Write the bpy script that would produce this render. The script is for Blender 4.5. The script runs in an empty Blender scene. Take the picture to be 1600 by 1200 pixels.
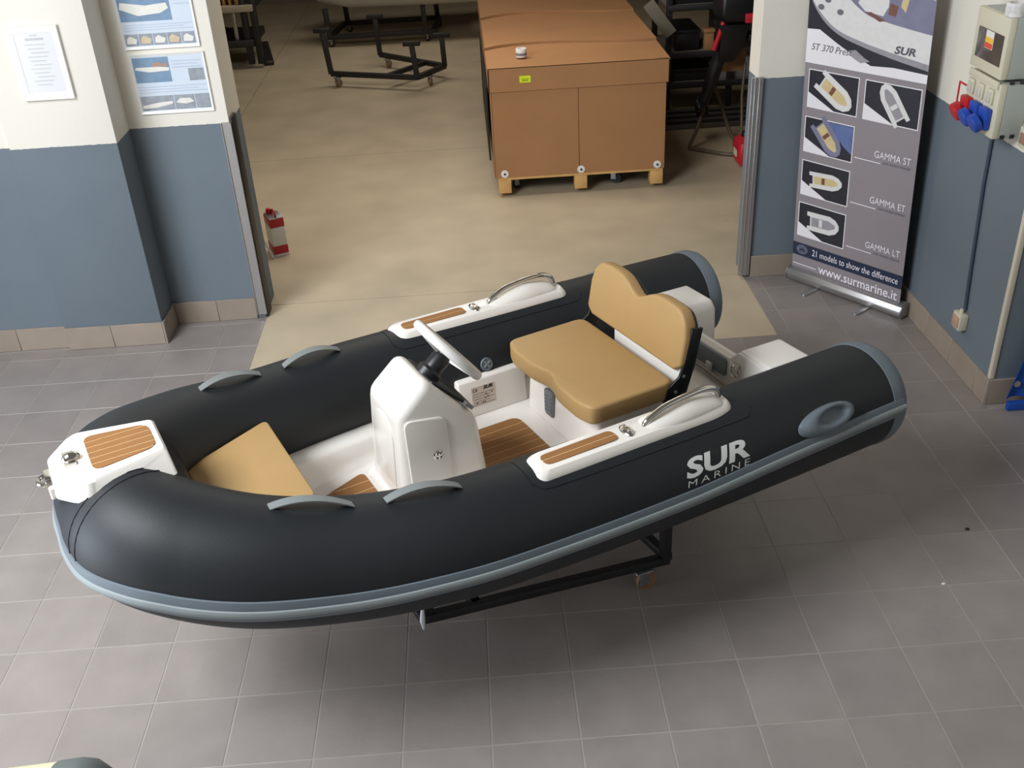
import bpy, bmesh, math, random
import numpy as np
from mathutils import Vector, Matrix
random.seed(7)
sc = bpy.context.scene
COL = sc.collection
PI = math.pi
R = math.radians

# ------------------------------------------------------------------ camera
cam_d = bpy.data.cameras.new('camera')
cam_d.sensor_width = 36.0
cam_d.lens = 1601.8 / 1600.0 * 36.0
cam_d.clip_start = 0.05
cam = bpy.data.objects.new('camera', cam_d)
COL.objects.link(cam)
_p, _r, _y = 0.5367386, 0.056145, 0.024904
_f = Vector((math.sin(_y) * math.cos(_p), math.cos(_y) * math.cos(_p), -math.sin(_p)))
_rt = Vector((math.cos(_y), -math.sin(_y), 0))
_dn = _f.cross(_rt)
_rt2 = _rt * math.cos(_r) + _dn * math.sin(_r)
_dn2 = _dn * math.cos(_r) - _rt * math.sin(_r)
_m = Matrix((_rt2, -_dn2, -_f)).transposed().to_4x4()
_m.translation = Vector((0.41515, -2.90688, 3.07756))
cam.matrix_world = _m
sc.camera = cam

# ------------------------------------------------------------------ world, light, exposure
wd = bpy.data.worlds.new('world')
sc.world = wd
wd.use_nodes = True
_bg = wd.node_tree.nodes['Background']
_bg.inputs[0].default_value = (1.0, 0.95, 0.89, 1)
_bg.inputs[1].default_value = 0.16
sc.view_settings.view_transform = 'Standard'
sc.view_settings.look = 'None'
sc.view_settings.gamma = 1.0
sc.view_settings.use_curve_mapping = False
sc.view_settings.exposure = 0.0

def area(name, loc, target, sx, sy, power, color):
    d = bpy.data.lights.new(name, 'AREA')
    d.shape = 'RECTANGLE'
    d.size, d.size_y = sx, sy
    d.energy = power
    d.color = color
    o = bpy.data.objects.new(name, d)
    COL.objects.link(o)
    o.location = loc
    o.rotation_euler = (Vector(target) - Vector(loc)).to_track_quat('-Z', 'Y').to_euler()
    return o
# daylight through the glazed shop front beside the bow (the showroom top is left open: the even world colour adds ambient fill from above)
area('window_light_side', (-3.0, -1.1, 4.5), (0.2, 0.2, 0.4), 2.6, 1.8, 365, (0.92, 0.96, 1.0))
area('glass_door_light', (-4.3, -0.9, 1.05), (0, -0.8, 0.3), 2.4, 2.0, 150, (0.80, 0.88, 1.0))
# ceiling luminaire of the workshop behind the opening
area('workshop_ceiling_light', (-0.3, 5.4, 3.35), (-0.3, 5.6, 0), 3.4, 1.6, 84, (1.0, 0.92, 0.80))
area('workshop_rear_fill', (-0.5, 10.2, 3.4), (-0.5, 10.2, 0), 2.4, 1.2, 42, (1.0, 0.91, 0.78))  # added fill with no known lamp there, lifts the dark far end

# ------------------------------------------------------------------ materials
def lin(c):
    return tuple(((v / 255.0) / 12.92 if v / 255.0 <= 0.04045 else ((v / 255.0 + 0.055) / 1.055) ** 2.4) for v in c[:3]) + (1.0,)
MATS = {}
def mat(name, rgb, rough=0.5, metal=0.0, var=0.06, scale=6.0, bump=0.0, bscale=40.0, spec=0.5, coat=0.0, stretch=None, obj_random=0.0):
    if name in MATS:
        return MATS[name]
    m = bpy.data.materials.new(name)
    m.use_nodes = True
    nt = m.node_tree
    b = nt.nodes['Principled BSDF']
    b.inputs['Roughness'].default_value = rough
    b.inputs['Metallic'].default_value = metal
    b.inputs['Specular IOR Level'].default_value = spec
    b.inputs['Coat Weight'].default_value = coat
    tc = nt.nodes.new('ShaderNodeTexCoord')
    src = tc.outputs['Object']
    if stretch:
        mp = nt.nodes.new('ShaderNodeMapping')
        mp.inputs['Scale'].default_value = stretch
        nt.links.new(src, mp.inputs[0])
        src = mp.outputs[0]
    nz = nt.nodes.new('ShaderNodeTexNoise')
    nz.inputs['Scale'].default_value = scale
    nz.inputs['Detail'].default_value = 4
    if obj_random:
        oi = nt.nodes.new('ShaderNodeObjectInfo')
        mm = nt.nodes.new('ShaderNodeMath'); mm.operation = 'MULTIPLY'; mm.inputs[1].default_value = 37.0
        nt.links.new(oi.outputs['Random'], mm.inputs[0])
        nz.noise_dimensions = '4D'
        nt.links.new(mm.outputs[0], nz.inputs['W'])
    nt.links.new(src, nz.inputs['Vector'])
    c = lin(rgb)
    ramp = nt.nodes.new('ShaderNodeMix'); ramp.data_type = 'RGBA'
    ramp.inputs[6].default_value = tuple(max(0, v * (1 - var * 2)) for v in c[:3]) + (1,)
    ramp.inputs[7].default_value = tuple(min(1, v * (1 + var * 2)) for v in c[:3]) + (1,)
    nt.links.new(nz.outputs['Fac'], ramp.inputs[0])
    out = ramp.outputs[2]
    if obj_random:
        hs = nt.nodes.new('ShaderNodeHueSaturation')
        mr = nt.nodes.new('ShaderNodeMapRange')
        mr.inputs[3].default_value = 1 - obj_random
        mr.inputs[4].default_value = 1 + obj_random
        nt.links.new(oi.outputs['Random'], mr.inputs[0])
        nt.links.new(mr.outputs[0], hs.inputs['Value'])
        nt.links.new(out, hs.inputs['Color'])
        out = hs.outputs[0]
    nt.links.new(out, b.inputs['Base Color'])
    if bump:
        nb = nt.nodes.new('ShaderNodeTexNoise')
        nb.inputs['Scale'].default_value = bscale
        nb.inputs['Detail'].default_value = 6
        nt.links.new(src, nb.inputs['Vector'])
        bp = nt.nodes.new('ShaderNodeBump')
        bp.inputs['Strength'].default_value = bump
        bp.inputs['Distance'].default_value = 0.01
        nt.links.new(nb.outputs['Fac'], bp.inputs['Height'])
        nt.links.new(bp.outputs[0], b.inputs['Normal'])
    MATS[name] = m
    return m
def wall_mat(name, zsplit):
    # two-tone paint: cream above, blue grey dado below, slightly wavy hand-cut line
    m = mat(name, (224, 219, 207), 0.75, var=0.02, scale=1.2, bump=0.12, bscale=60)
    nt = m.node_tree
    b = nt.nodes['Principled BSDF']
    tc = nt.nodes.new('ShaderNodeTexCoord')
    sp = nt.nodes.new('ShaderNodeSeparateXYZ')
    nt.links.new(tc.outputs['Object'], sp.inputs[0])
    nz = nt.nodes.new('ShaderNodeTexNoise'); nz.inputs['Scale'].default_value = 30
    nt.links.new(tc.outputs['Object'], nz.inputs['Vector'])
    ma = nt.nodes.new('ShaderNodeMath'); ma.operation = 'MULTIPLY_ADD'
    ma.inputs[1].default_value = 0.008
    nt.links.new(nz.outputs['Fac'], ma.inputs[0]); nt.links.new(sp.outputs[2], ma.inputs[2])
    gt = nt.nodes.new('ShaderNodeMath'); gt.operation = 'GREATER_THAN'; gt.inputs[1].default_value = zsplit + 0.004
    nt.links.new(ma.outputs[0], gt.inputs[0])
    nb = nt.nodes.new('ShaderNodeTexNoise'); nb.inputs['Scale'].default_value = 2.0; nb.inputs['Detail'].default_value = 5
    nt.links.new(tc.outputs['Object'], nb.inputs['Vector'])
    bl = nt.nodes.new('ShaderNodeMix'); bl.data_type = 'RGBA'
    bl.inputs[6].default_value = lin((98, 109, 118)); bl.inputs[7].default_value = lin((110, 120, 128))
    nt.links.new(nb.outputs['Fac'], bl.inputs[0])
    mx = nt.nodes.new('ShaderNodeMix'); mx.data_type = 'RGBA'
    nt.links.new(gt.outputs[0], mx.inputs[0])
    old = b.inputs['Base Color'].links[0].from_socket
    nt.links.new(bl.outputs[2], mx.inputs[6]); nt.links.new(old, mx.inputs[7])
    nt.links.new(mx.outputs[2], b.inputs['Base Color'])
    return m
M_wallL = wall_mat('paint_two_tone', 1.33)
M_wallR = wall_mat('paint_two_tone_right', 1.36)
M_white_wall = mat('workshop_paint', (205, 196, 178), 0.8, var=0.05, scale=1.5)
M_dark_wall = mat('workshop_dark_paint', (120, 112, 100), 0.8, var=0.08, scale=1.5)
M_tile = mat('floor_tile', (142, 134, 130), 0.32, var=0.10, scale=5, bump=0.10, bscale=25, obj_random=0.05)
M_skirt = mat('skirting_tile', (150, 136, 122), 0.45, var=0.08, scale=7, bump=0.05, obj_random=0.05)
M_grout = mat('grout', (154, 148, 142), 0.8, var=0.08, scale=14)
M_conc = mat('concrete', (184, 170, 146), 0.5, var=0.13, scale=2.2, bump=0.06, bscale=30)
M_tube = mat('hypalon_black', (25, 29, 33), 0.55, var=0.07, scale=3.0, bump=0.04, bscale=160, spec=0.45)
M_grey = mat('hypalon_grey', (104, 114, 122), 0.5, var=0.04, scale=9, bump=0.04, bscale=150)
M_grey_lt = mat('hypalon_grey_light', (136, 144, 146), 0.5, var=0.03, scale=9)
M_strap = mat('strap_grey', (122, 127, 127), 0.55, var=0.04, scale=9)
M_gel = mat('gelcoat_white', (238, 233, 226), 0.22, var=0.012, scale=3, coat=0.3)
M_tan = mat('vinyl_tan', (176, 142, 92), 0.55, var=0.03, scale=5, bump=0.08, bscale=220)
M_teak = mat('teak_foam', (150, 104, 58), 0.7, var=0.10, scale=18, stretch=(1.0, 9.0, 1.0), bump=0.05)
M_caulk = mat('teak_caulk', (238, 205, 150), 0.7, var=0.03)
M_chrome = mat('polished_steel', (215, 212, 205), 0.12, metal=1.0, var=0.03, scale=20)
M_alu = mat('brushed_aluminium', (186, 184, 184), 0.34, metal=0.85, var=0.05, scale=30, stretch=(1, 1, 14))
M_black = mat('black_plastic', (22, 22, 25), 0.4, var=0.1, scale=12)
M_blacksteel = mat('black_painted_steel', (34, 33, 36), 0.5, var=0.15, scale=15, bump=0.04)
M_letter = mat('silver_lettering', (222, 226, 224), 0.5, var=0.02)
M_card = mat('corrugated_card', (164, 119, 78), 0.8, var=0.05, scale=3, bump=0.05, bscale=30)
M_wood = mat('pallet_pine', (206, 162, 100), 0.7, var=0.10, scale=12, stretch=(1, 8, 1))
M_zinc = mat('zinc_plate', (160, 162, 166), 0.35, metal=0.8, var=0.08, scale=25)
M_tyre = mat('caster_tyre_brown', (146, 112, 78), 0.6, var=0.1, scale=20)
M_rubber = mat('rubber_black', (28, 28, 29), 0.6, var=0.1)
M_white = mat('white_plastic', (228, 226, 222), 0.4, var=0.02)
M_cream = mat('cream_plastic', (205, 200, 178), 0.45, var=0.03)
M_greygreen = mat('grey_enclosure', (160, 166, 160), 0.45, var=0.03)
M_red = mat('red_plastic', (186, 32, 44), 0.4, var=0.06)
M_blue = mat('blue_plastic', (34, 72, 170), 0.4, var=0.06)
M_tarp = mat('blue_tarpaulin', (20, 74, 160), 0.5, var=0.06, bump=0.08)
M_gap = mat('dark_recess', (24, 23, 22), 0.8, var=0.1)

# ------------------------------------------------------------------ mesh helpers
def finish(me, smooth=True, ang=38):
    bm = bmesh.new(); bm.from_mesh(me)
    bmesh.ops.recalc_face_normals(bm, faces=bm.faces)
    for f in bm.faces: f.smooth = smooth
    if smooth:
        a = R(ang)
        for e in bm.edges:
            e.smooth = not (len(e.link_faces) == 2 and e.calc_face_angle(0) > a)
    bm.to_mesh(me); bm.free()
def link(name, me, material, parent=None):
    if material and not me.materials: me.materials.append(material)
    o = bpy.data.objects.new(name, me)
    COL.objects.link(o)
    if parent: o.parent = parent
    return o
def obj(name, vf, material, parent=None, smooth=True, bevel=0.0, seg=2, ang=38, bang=30):
    v, f = vf
    me = bpy.data.meshes.new(name)
    me.from_pydata([tuple(p) for p in v], [], f)
    if bevel:
        bm = bmesh.new(); bm.from_mesh(me)
        bmesh.ops.remove_doubles(bm, verts=bm.verts, dist=1e-6)
        bmesh.ops.recalc_face_normals(bm, faces=bm.faces)
        es = [e for e in bm.edges if len(e.link_faces) == 2 and e.calc_face_angle(0) > R(bang)]
        bmesh.ops.bevel(bm, geom=es, offset=bevel, segments=seg, affect='EDGES', profile=0.5, clamp_overlap=True)
        bm.to_mesh(me); bm.free()
    finish(me, smooth, ang)
    return link(name, me, material, parent)
def join(*vfs):
    V, F = [], []
    for v, f in vfs:
        n = len(V); V += [tuple(p) for p in v]; F += [tuple(i + n for i in q) for q in f]
    return V, F
def xf(vf, M):
    return [tuple(M @ Vector(p)) for p in vf[0]], vf[1]
def tr(vf, x=0, y=0, z=0, rz=0):
    return xf(vf, Matrix.Translation((x, y, z)) @ Matrix.Rotation(rz, 4, 'Z'))
def box(x0, x1, y0, y1, z0, z1):
    v = [(x0, y0, z0), (x1, y0, z0), (x1, y1, z0), (x0, y1, z0), (x0, y0, z1), (x1, y0, z1), (x1, y1, z1), (x0, y1, z1)]
    return v, [(3, 2, 1, 0), (4, 5, 6, 7), (0, 1, 5, 4), (1, 2, 6, 5), (2, 3, 7, 6), (3, 0, 4, 7)]
def prism(pts, z0, z1):
    n = len(pts)
    v = [(p[0], p[1], z0) for p in pts] + [(p[0], p[1], z1) for p in pts]
    f = [tuple(range(n - 1, -1, -1)), tuple(range(n, 2 * n))] + [(i, (i + 1) % n, n + (i + 1) % n, n + i) for i in range(n)]
    return v, f
def rounded(poly, r, n=5):
    out = []
    m = len(poly)
    for i in range(m):
        p0, p1, p2 = Vector(poly[i - 1][:2]), Vector(poly[i][:2]), Vector(poly[(i + 1) % m][:2])
        rr = r[i] if isinstance(r, (list, tuple)) else r
        a, b = (p0 - p1), (p2 - p1)
        la, lb = a.length, b.length
        d = min(rr, la * 0.48, lb * 0.48)
        A, B = p1 + a / la * d, p1 + b / lb * d
        for k in range(n + 1):
            t = k / n
            q = A * (1 - t) ** 2 + p1 * 2 * t * (1 - t) + B * t * t
            out.append((q.x, q.y))
    return out
def beam(a, b, w, h=None, up=(0, 0, 1)):
    h = h or w
    a, b = Vector(a), Vector(b)
    d = (b - a).normalized()
    u = Vector(up)
    if abs(d.dot(u)) > 0.98: u = Vector((1, 0, 0))
    s = d.cross(u).normalized(); u = s.cross(d).normalized()
    v = []
    for p in (a, b):
        for x, y in ((-1, -1), (1, -1), (1, 1), (-1, 1)):
            v.append(p + s * (x * w / 2) + u * (y * h / 2))
    return v, [(3, 2, 1, 0), (4, 5, 6, 7), (0, 1, 5, 4), (1, 2, 6, 5), (2, 3, 7, 6), (3, 0, 4, 7)]
def sweep(path, r, n=10, closed=False, cap=True):
    P = [Vector(p) for p in path]
    m = len(P)
    rr = r if isinstance(r, (list, tuple)) else [r] * m
    v, f = [], []
    prev = None
    for i in range(m):
        if closed: t = (P[(i + 1) % m] - P[i - 1]).normalized()
        else: t = (P[min(i + 1, m - 1)] - P[max(i - 1, 0)]).normalized()
        if prev is None:
            u = Vector((0, 0, 1)) if abs(t.z) < 0.9 else Vector((1, 0, 0))
        else: u = prev
        s = t.cross(u).normalized(); u = s.cross(t).normalized(); prev = u
        for k in range(n):
            a = 2 * PI * k / n
            v.append(P[i] + (s * math.cos(a) + u * math.sin(a)) * rr[i])
    for i in range(m if closed else m - 1):
        for k in range(n):
            a, b = i * n + k, i * n + (k + 1) % n
            c, d = ((i + 1) % m) * n + (k + 1) % n, ((i + 1) % m) * n + k
            f.append((a, b, c, d))
    if cap and not closed:
        f.append(tuple(range(n - 1, -1, -1))); f.append(tuple(range((m - 1) * n, m * n)))
    return v, f
def lathe(prof, n=20, axis='z'):
    v, f = [], []
    for r, z in prof:
        for k in range(n):
            a = 2 * PI * k / n
            p = (r * math.cos(a), r * math.sin(a), z)
            if axis == 'x': p = (p[2], p[0], p[1])
            if axis == 'y': p = (p[0], p[2], p[1])
            v.append(p)
    for i in range(len(prof) - 1):
        for k in range(n):
            f.append((i * n + k, i * n + (k + 1) % n, (i + 1) * n + (k + 1) % n, (i + 1) * n + k))
    f.append(tuple(range(n - 1, -1, -1))); f.append(tuple(range((len(prof) - 1) * n, len(prof) * n)))
    return v, f
def loft(secs, cap=True, closed=True):
    n = len(secs[0]); v, f = [], []
    for s in secs: v += [tuple(p) for p in s]
    for i in range(len(secs) - 1):
        for k in range(n if closed else n - 1):
            f.append((i * n + k, i * n + (k + 1) % n, (i + 1) * n + (k + 1) % n, (i + 1) * n + k))
    if cap:
        f.append(tuple(range(n - 1, -1, -1))); f.append(tuple(range((len(secs) - 1) * n, len(secs) * n)))
    return v, f
def clip_half(poly, a, b, c):       # keep a*x+b*y<=c
    out = []
    m = len(poly)
    for i in range(m):
        p, q = poly[i], poly[(i + 1) % m]
        dp, dq = a * p[0] + b * p[1] - c, a * q[0] + b * q[1] - c
        if dp <= 0: out.append(p)
        if (dp < 0 < dq) or (dq < 0 < dp):
            t = dp / (dp - dq)
            out.append((p[0] + (q[0] - p[0]) * t, p[1] + (q[1] - p[1]) * t))
    return out
def catmull(pts, per=8):
    P = [np.array(p, float) for p in pts]
    P = [2 * P[0] - P[1]] + P + [2 * P[-1] - P[-2]]
    out = []
    for i in range(1, len(P) - 2):
        p0, p1, p2, p3 = P[i - 1:i + 3]
        for k in range(per):
            t = k / per
            out.append(0.5 * (2 * p1 + (p2 - p0) * t + (2 * p0 - 5 * p1 + 4 * p2 - p3) * t * t + (3 * p1 - p0 - 3 * p2 + p3) * t ** 3))
    out.append(P[-2])
    return out
def smooth_path(pts, per=8):        # cubic through uneven points, chord-length parametrised
    P = np.array(pts, float)
    t = np.concatenate([[0], np.cumsum(np.linalg.norm(np.diff(P, axis=0), axis=1))])
    m = np.gradient(P, t, axis=0)
    out = []
    for i in range(len(P) - 1):
        h = t[i + 1] - t[i]
        for k in range(per):
            u = k / per
            out.append((2 * u ** 3 - 3 * u * u + 1) * P[i] + (u ** 3 - 2 * u * u + u) * h * m[i] + (3 * u * u - 2 * u ** 3) * P[i + 1] + (u ** 3 - u * u) * h * m[i + 1])
    out.append(P[-1])
    return out
def text_vf(s, size=1.0, bold=0.0, shear=0.0, space=1.0, align='LEFT', sx=1.0):
    cu = bpy.data.curves.new('text', 'FONT')
    cu.body = s; cu.size = size; cu.offset = bold; cu.shear = shear; cu.space_character = space
    cu.align_x = align; cu.resolution_u = 3
    o = bpy.data.objects.new('text', cu)
    COL.objects.link(o)
    me = bpy.data.meshes.new_from_object(o)
    v = [(p.co.x * sx, p.co.y, 0) for p in me.vertices]
    f = [tuple(p.vertices) for p in me.polygons]
    bpy.data.objects.remove(o); bpy.data.curves.remove(cu); bpy.data.meshes.remove(me)
    return v, f
def fit_text(s, w, h=None, **k):     # text scaled to width w (and cap height h)
    v, f = text_vf(s, 1.0, **k)
    x0, x1 = min(p[0] for p in v), max(p[0] for p in v)
    y0, y1 = min(p[1] for p in v), max(p[1] for p in v)
    a = w / (x1 - x0); b = a if h is None else h / (y1 - y0)
    return [((p[0] - x0) * a, (p[1] - (0 if h is None else y0)) * b, 0) for p in v], f
def place(vf, o, ux, uy, un, h=0.0):
    o, ux, uy, un = Vector(o), Vector(ux), Vector(uy), Vector(un)
    return [tuple(o + ux * p[0] + uy * p[1] + un * (p[2] + h)) for p in vf[0]], vf[1]
def thing(name, label, cat, loc=(0, 0, 0), rz=0.0, group=None, kind=None):
    o = bpy.data.objects.new(name, None)
    COL.objects.link(o)
    o.empty_display_size = 0.1
    o.location = loc; o.rotation_euler = (0, 0, rz)
    return tag(o, label, cat, group, kind)
def tag(o, label=None, cat=None, group=None, kind=None):
    if label: o['label'] = label
    if cat: o['category'] = cat
    if group: o['group'] = group
    if kind: o['kind'] = kind
    return o
def struct(name, vf, material, parent=None, label=None, **k):
    o = obj(name, vf, material, parent, **k)
    o['kind'] = 'structure'
    if label: o['label'] = label
    return o
def dup(root, loc, rz=0.0, label=None, group=None):
    r = root.copy(); COL.objects.link(r); r.location = loc; r.rotation_euler = (0, 0, rz)
    if label: r['label'] = label
    if group: r['group'] = group
    for ch in list(root.children):
        c = ch.copy(); COL.objects.link(c); c.parent = r
        for g in ch.children:
            d = g.copy(); COL.objects.link(d); d.parent = c
    return r

# ------------------------------------------------------------------ floor
T = 0.33
fl = struct('floor', box(-5.0, 5.0, -6.0, 3.5, -0.12, -0.0012), M_grout, label='grey brown square tile floor of the showroom with pale grout', smooth=False)
tile_meshes = {}
def tile_mesh(w, d):
    k = (round(w, 3), round(d, 3))
    if k not in tile_meshes:
        me = bpy.data.meshes.new('tile')
        v, f = box(0, k[0], 0, k[1], -0.010, 0.0)
        me.from_pydata(v, [], f)
        bm = bmesh.new(); bm.from_mesh(me)
        es = [e for e in bm.edges if all(abs(q.co.z) < 1e-5 for q in e.verts)]
        bmesh.ops.bevel(bm, geom=es, offset=0.002, segments=1, affect='EDGES')
        bm.to_mesh(me); bm.free()
        finish(me, False)
        me.materials.append(M_tile)
        tile_meshes[k] = me
    return tile_meshes[k]
AX0, AX1, AY = -1.06, 2.22, 2.64
G = 0.0022
tiles = []
for c in range(-14, 12):
    for r in range(-12, 11):
        x0, x1, y0, y1 = c * T + G, (c + 1) * T - G, r * T + G, (r + 1) * T - G
        xc, yc = (x0 + x1) / 2, (y0 + y1) / 2
        ymax = 3.09 if xc < -1.68 else (3.37 if xc < AX0 else 3.50)
        if xc > 3.0 and yc > 1.75: x1 = min(x1, 3.10)
        if y0 > 1.6 and x0 > 3.06: continue
        y1 = min(y1, ymax)
        if y0 >= AY - 0.05:
            if x0 >= AX0 and x1 <= AX1: continue
            if x0 < AX0 < x1: x1 = AX0
            elif x0 < AX1 < x1: x0 = AX1
        if x1 - x0 < 0.02 or y1 - y0 < 0.02: continue
        tiles.append((x0, x1, y0, y1))
cen = Vector((0.3, 1.2))
tiles.sort(key=lambda t: (Vector(((t[0] + t[1]) / 2, (t[2] + t[3]) / 2)) - cen).length)
for x0, x1, y0, y1 in tiles[:300]:
    o = bpy.data.objects.new('tile', tile_mesh(x1 - x0, y1 - y0))
    COL.objects.link(o); o.location = (x0, y0, 0.0); o.parent = fl
rest = obj('tile_field', join(*[box(x0, x1, y0, y1, -0.010, 0.0) for x0, x1, y0, y1 in tiles[300:]]), M_tile, fl, smooth=False)
rest['kind'] = 'stuff'

wf = struct('floor.001', box(-5.0, 5.0, 3.5, 15.2, -0.14, -0.02), M_gap, label='worn beige concrete floor of the workshop', smooth=False)
g = 0.003
for (x0, x1, y0, y1) in [(AX0, AX1, AY, 3.55), (-5, -2.1, 3.75, 10.4), (-2.1, 5, 3.55, 6.75), (-2.1, 5, 6.75, 10.4), (-5, -2.1, 10.4, 15.2), (-2.1, 5, 10.4, 15.2)]:
    obj('slab', box(x0 + g, x1 - g, y0 + (g if y0 > 3 else 0), y1 - g, -0.05, 0.0), M_conc, wf, smooth=False)

# ------------------------------------------------------------------ walls
CH = 3.6
struct('wall_back_left', box(-5.0, -1.06, 3.37, 3.72, 0, CH + 0.9), M_wallL, label='cream and blue grey wall left of the opening', bevel=0.004, seg=1)
struct('wall_left_pilaster', box(-2.29, -1.665, 3.09, 3.37, 0, CH + 0.9), M_wallL, label='painted pilaster beside the left wall posters', bevel=0.006, seg=2)
struct('wall_left', box(-5.0, -2.29, 3.125, 3.37, 0, CH + 0.9), M_wallL, label='recessed wall strip at the far left', bevel=0.003, seg=1)
struct('wall_back_right', box(2.22, 5.0, 3.5, 3.72, 0, CH + 0.9), M_wallR, label='cream and blue grey wall behind the roll-up banner', bevel=0.004, seg=1)
struct('wall_right', box(3.10, 5.0, 1.71, 3.5, 0, CH + 0.9), M_wallR, label='cream and blue grey wall with the socket board', bevel=0.004, seg=1)
struct('wall_lintel', box(-1.06, 2.22, 3.5, 3.72, 2.95, CH + 0.9), M_white_wall, label='lintel above the workshop opening')
struct('wall_front', box(-5.0, 5.0, -6.2, -6.0, 0, CH + 0.9), M_wallL, label='wall behind the viewer')
struct('wall_side_right', box(4.8, 5.0, -6.0, 1.71, 0, CH + 0.9), M_wallR, label='right side wall of the showroom')
struct('wall_side_left', box(-5.0, -4.8, -6.0, 3.125, 0, CH + 0.9), M_wallL, label='left side wall of the showroom')
# workshop shell
struct('wall_workshop_left', box(-5.0, -4.8, 3.72, 15.2, 0, CH), M_dark_wall, label='left wall of the workshop')
struct('wall_workshop_right', box(4.6, 4.8, 3.72, 15.2, 0, CH), M_dark_wall, label='right wall of the workshop')
struct('wall_workshop_back', box(-5.0, 4.8, 15.0, 15.2, 0, CH), M_dark_wall, label='far wall of the workshop')
struct('ceiling', box(-5.0, 5.0, 3.5, 15.2, CH, CH + 0.1), M_dark_wall, label='ceiling of the workshop')

# skirting tiles: each a piece under its baseboard
def skirt(name, a, b, nrm, h, label, first=None):
    a, b = Vector(a), Vector(b)
    L = (b - a).length; d = (b - a) / L; n = Vector(nrm)
    back = struct(name, prism([(a + n * 0.001)[:2], (b + n * 0.001)[:2], (b + n * 0.008)[:2], (a + n * 0.008)[:2]], 0, h - 0.001), M_grout, label=label, smooth=False)
    t = 0.0
    cut = first if first else T
    while t < L - 0.005:
        e = min(L, t + cut)
        p, q = a + d * (t + 0.0012), a + d * (e - 0.0012)
        obj('skirting_tile', prism([(p + n * 0.004)[:2], (q + n * 0.004)[:2], (q + n * 0.013)[:2], (p + n * 0.013)[:2]], 0.001, h), M_skirt, back, bevel=0.002, seg=1)
        t = e; cut = T
skirt('baseboard_left', (-3.6, 3.125), (-2.29, 3.125), (0, -1), 0.155, 'skirting tiles on the recessed strip at the far left')
skirt('baseboard_pilaster', (-2.29, 3.09), (-1.665, 3.09), (0, -1), 0.155, 'skirting tiles along the pilaster front', 0.295)
skirt('baseboard_pilaster_side', (-1.665, 3.077), (-1.665, 3.37), (1, 0), 0.155, 'skirting tile on the pilaster side')
skirt('baseboard_back_left', (-1.652, 3.37), (-1.115, 3.37), (0, -1), 0.152, 'skirting tiles below the wall posters', 0.28)
skirt('baseboard_back_right', (2.26, 3.5), (3.10, 3.5), (0, -1), 0.155, 'skirting tiles behind the roll-up banner')
skirt('baseboard_right', (3.10, 3.487), (3.10, 1.697), (-1, 0), 0.155, 'skirting tiles along the right wall')
skirt('baseboard_right_end', (3.10, 1.71), (4.6, 1.71), (0, -1), 0.155, 'skirting tiles around the end of the right wall')

# door guide rails
struct('trim_1', join(box(-1.112, -1.050, 3.352, 3.369, 0.03, 1.335), box(-1.112, -1.106, 3.344, 3.354, 0.03, 1.335)), M_alu, label='aluminium door guide on the left jamb', bevel=0.0015, seg=1)
struct('trim_2', box(-1.058, -1.044, 3.372, 3.50, 0.0, 1.36), M_blacksteel, label='dark gap strip beside the left door guide', bevel=0.003)  # dark strip filling the gap behind the aluminium guide
struct('trim_3', join(box(2.176, 2.250, 3.478, 3.499, 0.02, 1.372), box(2.196, 2.202, 3.472, 3.479, 0.02, 1.372), box(2.224, 2.230, 3.472, 3.479, 0.02, 1.372)), M_alu, label='ribbed aluminium door guide on the right jamb', bevel=0.0015, seg=1)
struct('trim_4', box(3.094, 3.122, 1.703, 1.732, 0.157, 2.9), M_white_wall, label='pale corner guard on the end of the right wall', bevel=0.004)

# ------------------------------------------------------------------ the inflatable boat
BO = (-1.3 + 0.06 * math.sin(R(26)), -0.05 - 0.06 * math.cos(R(26)), 0.0)
boat = thing('inflatable_boat', 'black rigid inflatable boat with white console and tan seats on a steel cradle', 'boat', BO, R(26))
half = [(.418, 0, .905, .232), (.419, .105, .905, .232), (.438, .195, .90, .232), (.492, .268, .885, .231), (.58, .338, .858, .23), (.70, .412, .827, .227),
        (1.0, .515, .768, .219), (1.4, .597, .735, .216), (1.75, .614, .720, .218), (2.1, .619, .711, .221), (2.8, .612, .698, .226), (3.1, .605, .690, .227), (3.385, .597, .683, .227)]
full = [(s, l, z, r) for s, l, z, r in reversed(half)] + [(s, -l, z, r) for s, l, z, r in half[1:]]
cl = smooth_path(full, 10)
mid = len(cl) // 2
def frames(c):
    out = []
    for i, p in enumerate(c):
        a, b = c[max(i - 1, 0)], c[min(i + 1, len(c) - 1)]
        t = Vector((b[0] - a[0], b[1] - a[1], b[2] - a[2])).normalized()
        o = Vector((t.y, -t.x, 0)).normalized()      # outward
        u = o.cross(t).normalized()
        if u.z < 0: u = -u
        out.append((Vector(p[:3]), p[3], o, u, t))
    return out
FR = frames(cl)
# check that "outward" points away from the middle of the boat
if FR[0][2].y < 0: FR = [(c, r, -o, u, t) for c, r, o, u, t in FR]
NS = 40
def ring(c, r, o, u, n=NS):
    return [c + (o * math.cos(2 * PI * k / n) + u * math.sin(2 * PI * k / n)) * r for k in range(n)]
secs = []
c, r, o, u, t = FR[0]
for dx, k in ((.085, .30), (.078, .55), (.055, .80), (.025, .95), (.006, 1.0)):
    secs.append(ring(c - t * dx, r * k, o, u))
secs += [ring(*q[:4]) for q in FR]
c, r, o, u, t = FR[-1]
for dx, k in ((.006, 1.0), (.025, .95), (.055, .80), (.078, .55), (.085, .30)):
    secs.append(ring(c + t * dx, r * k, o, u))
obj('tube', loft(secs), M_tube, boat, ang=60)
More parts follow.
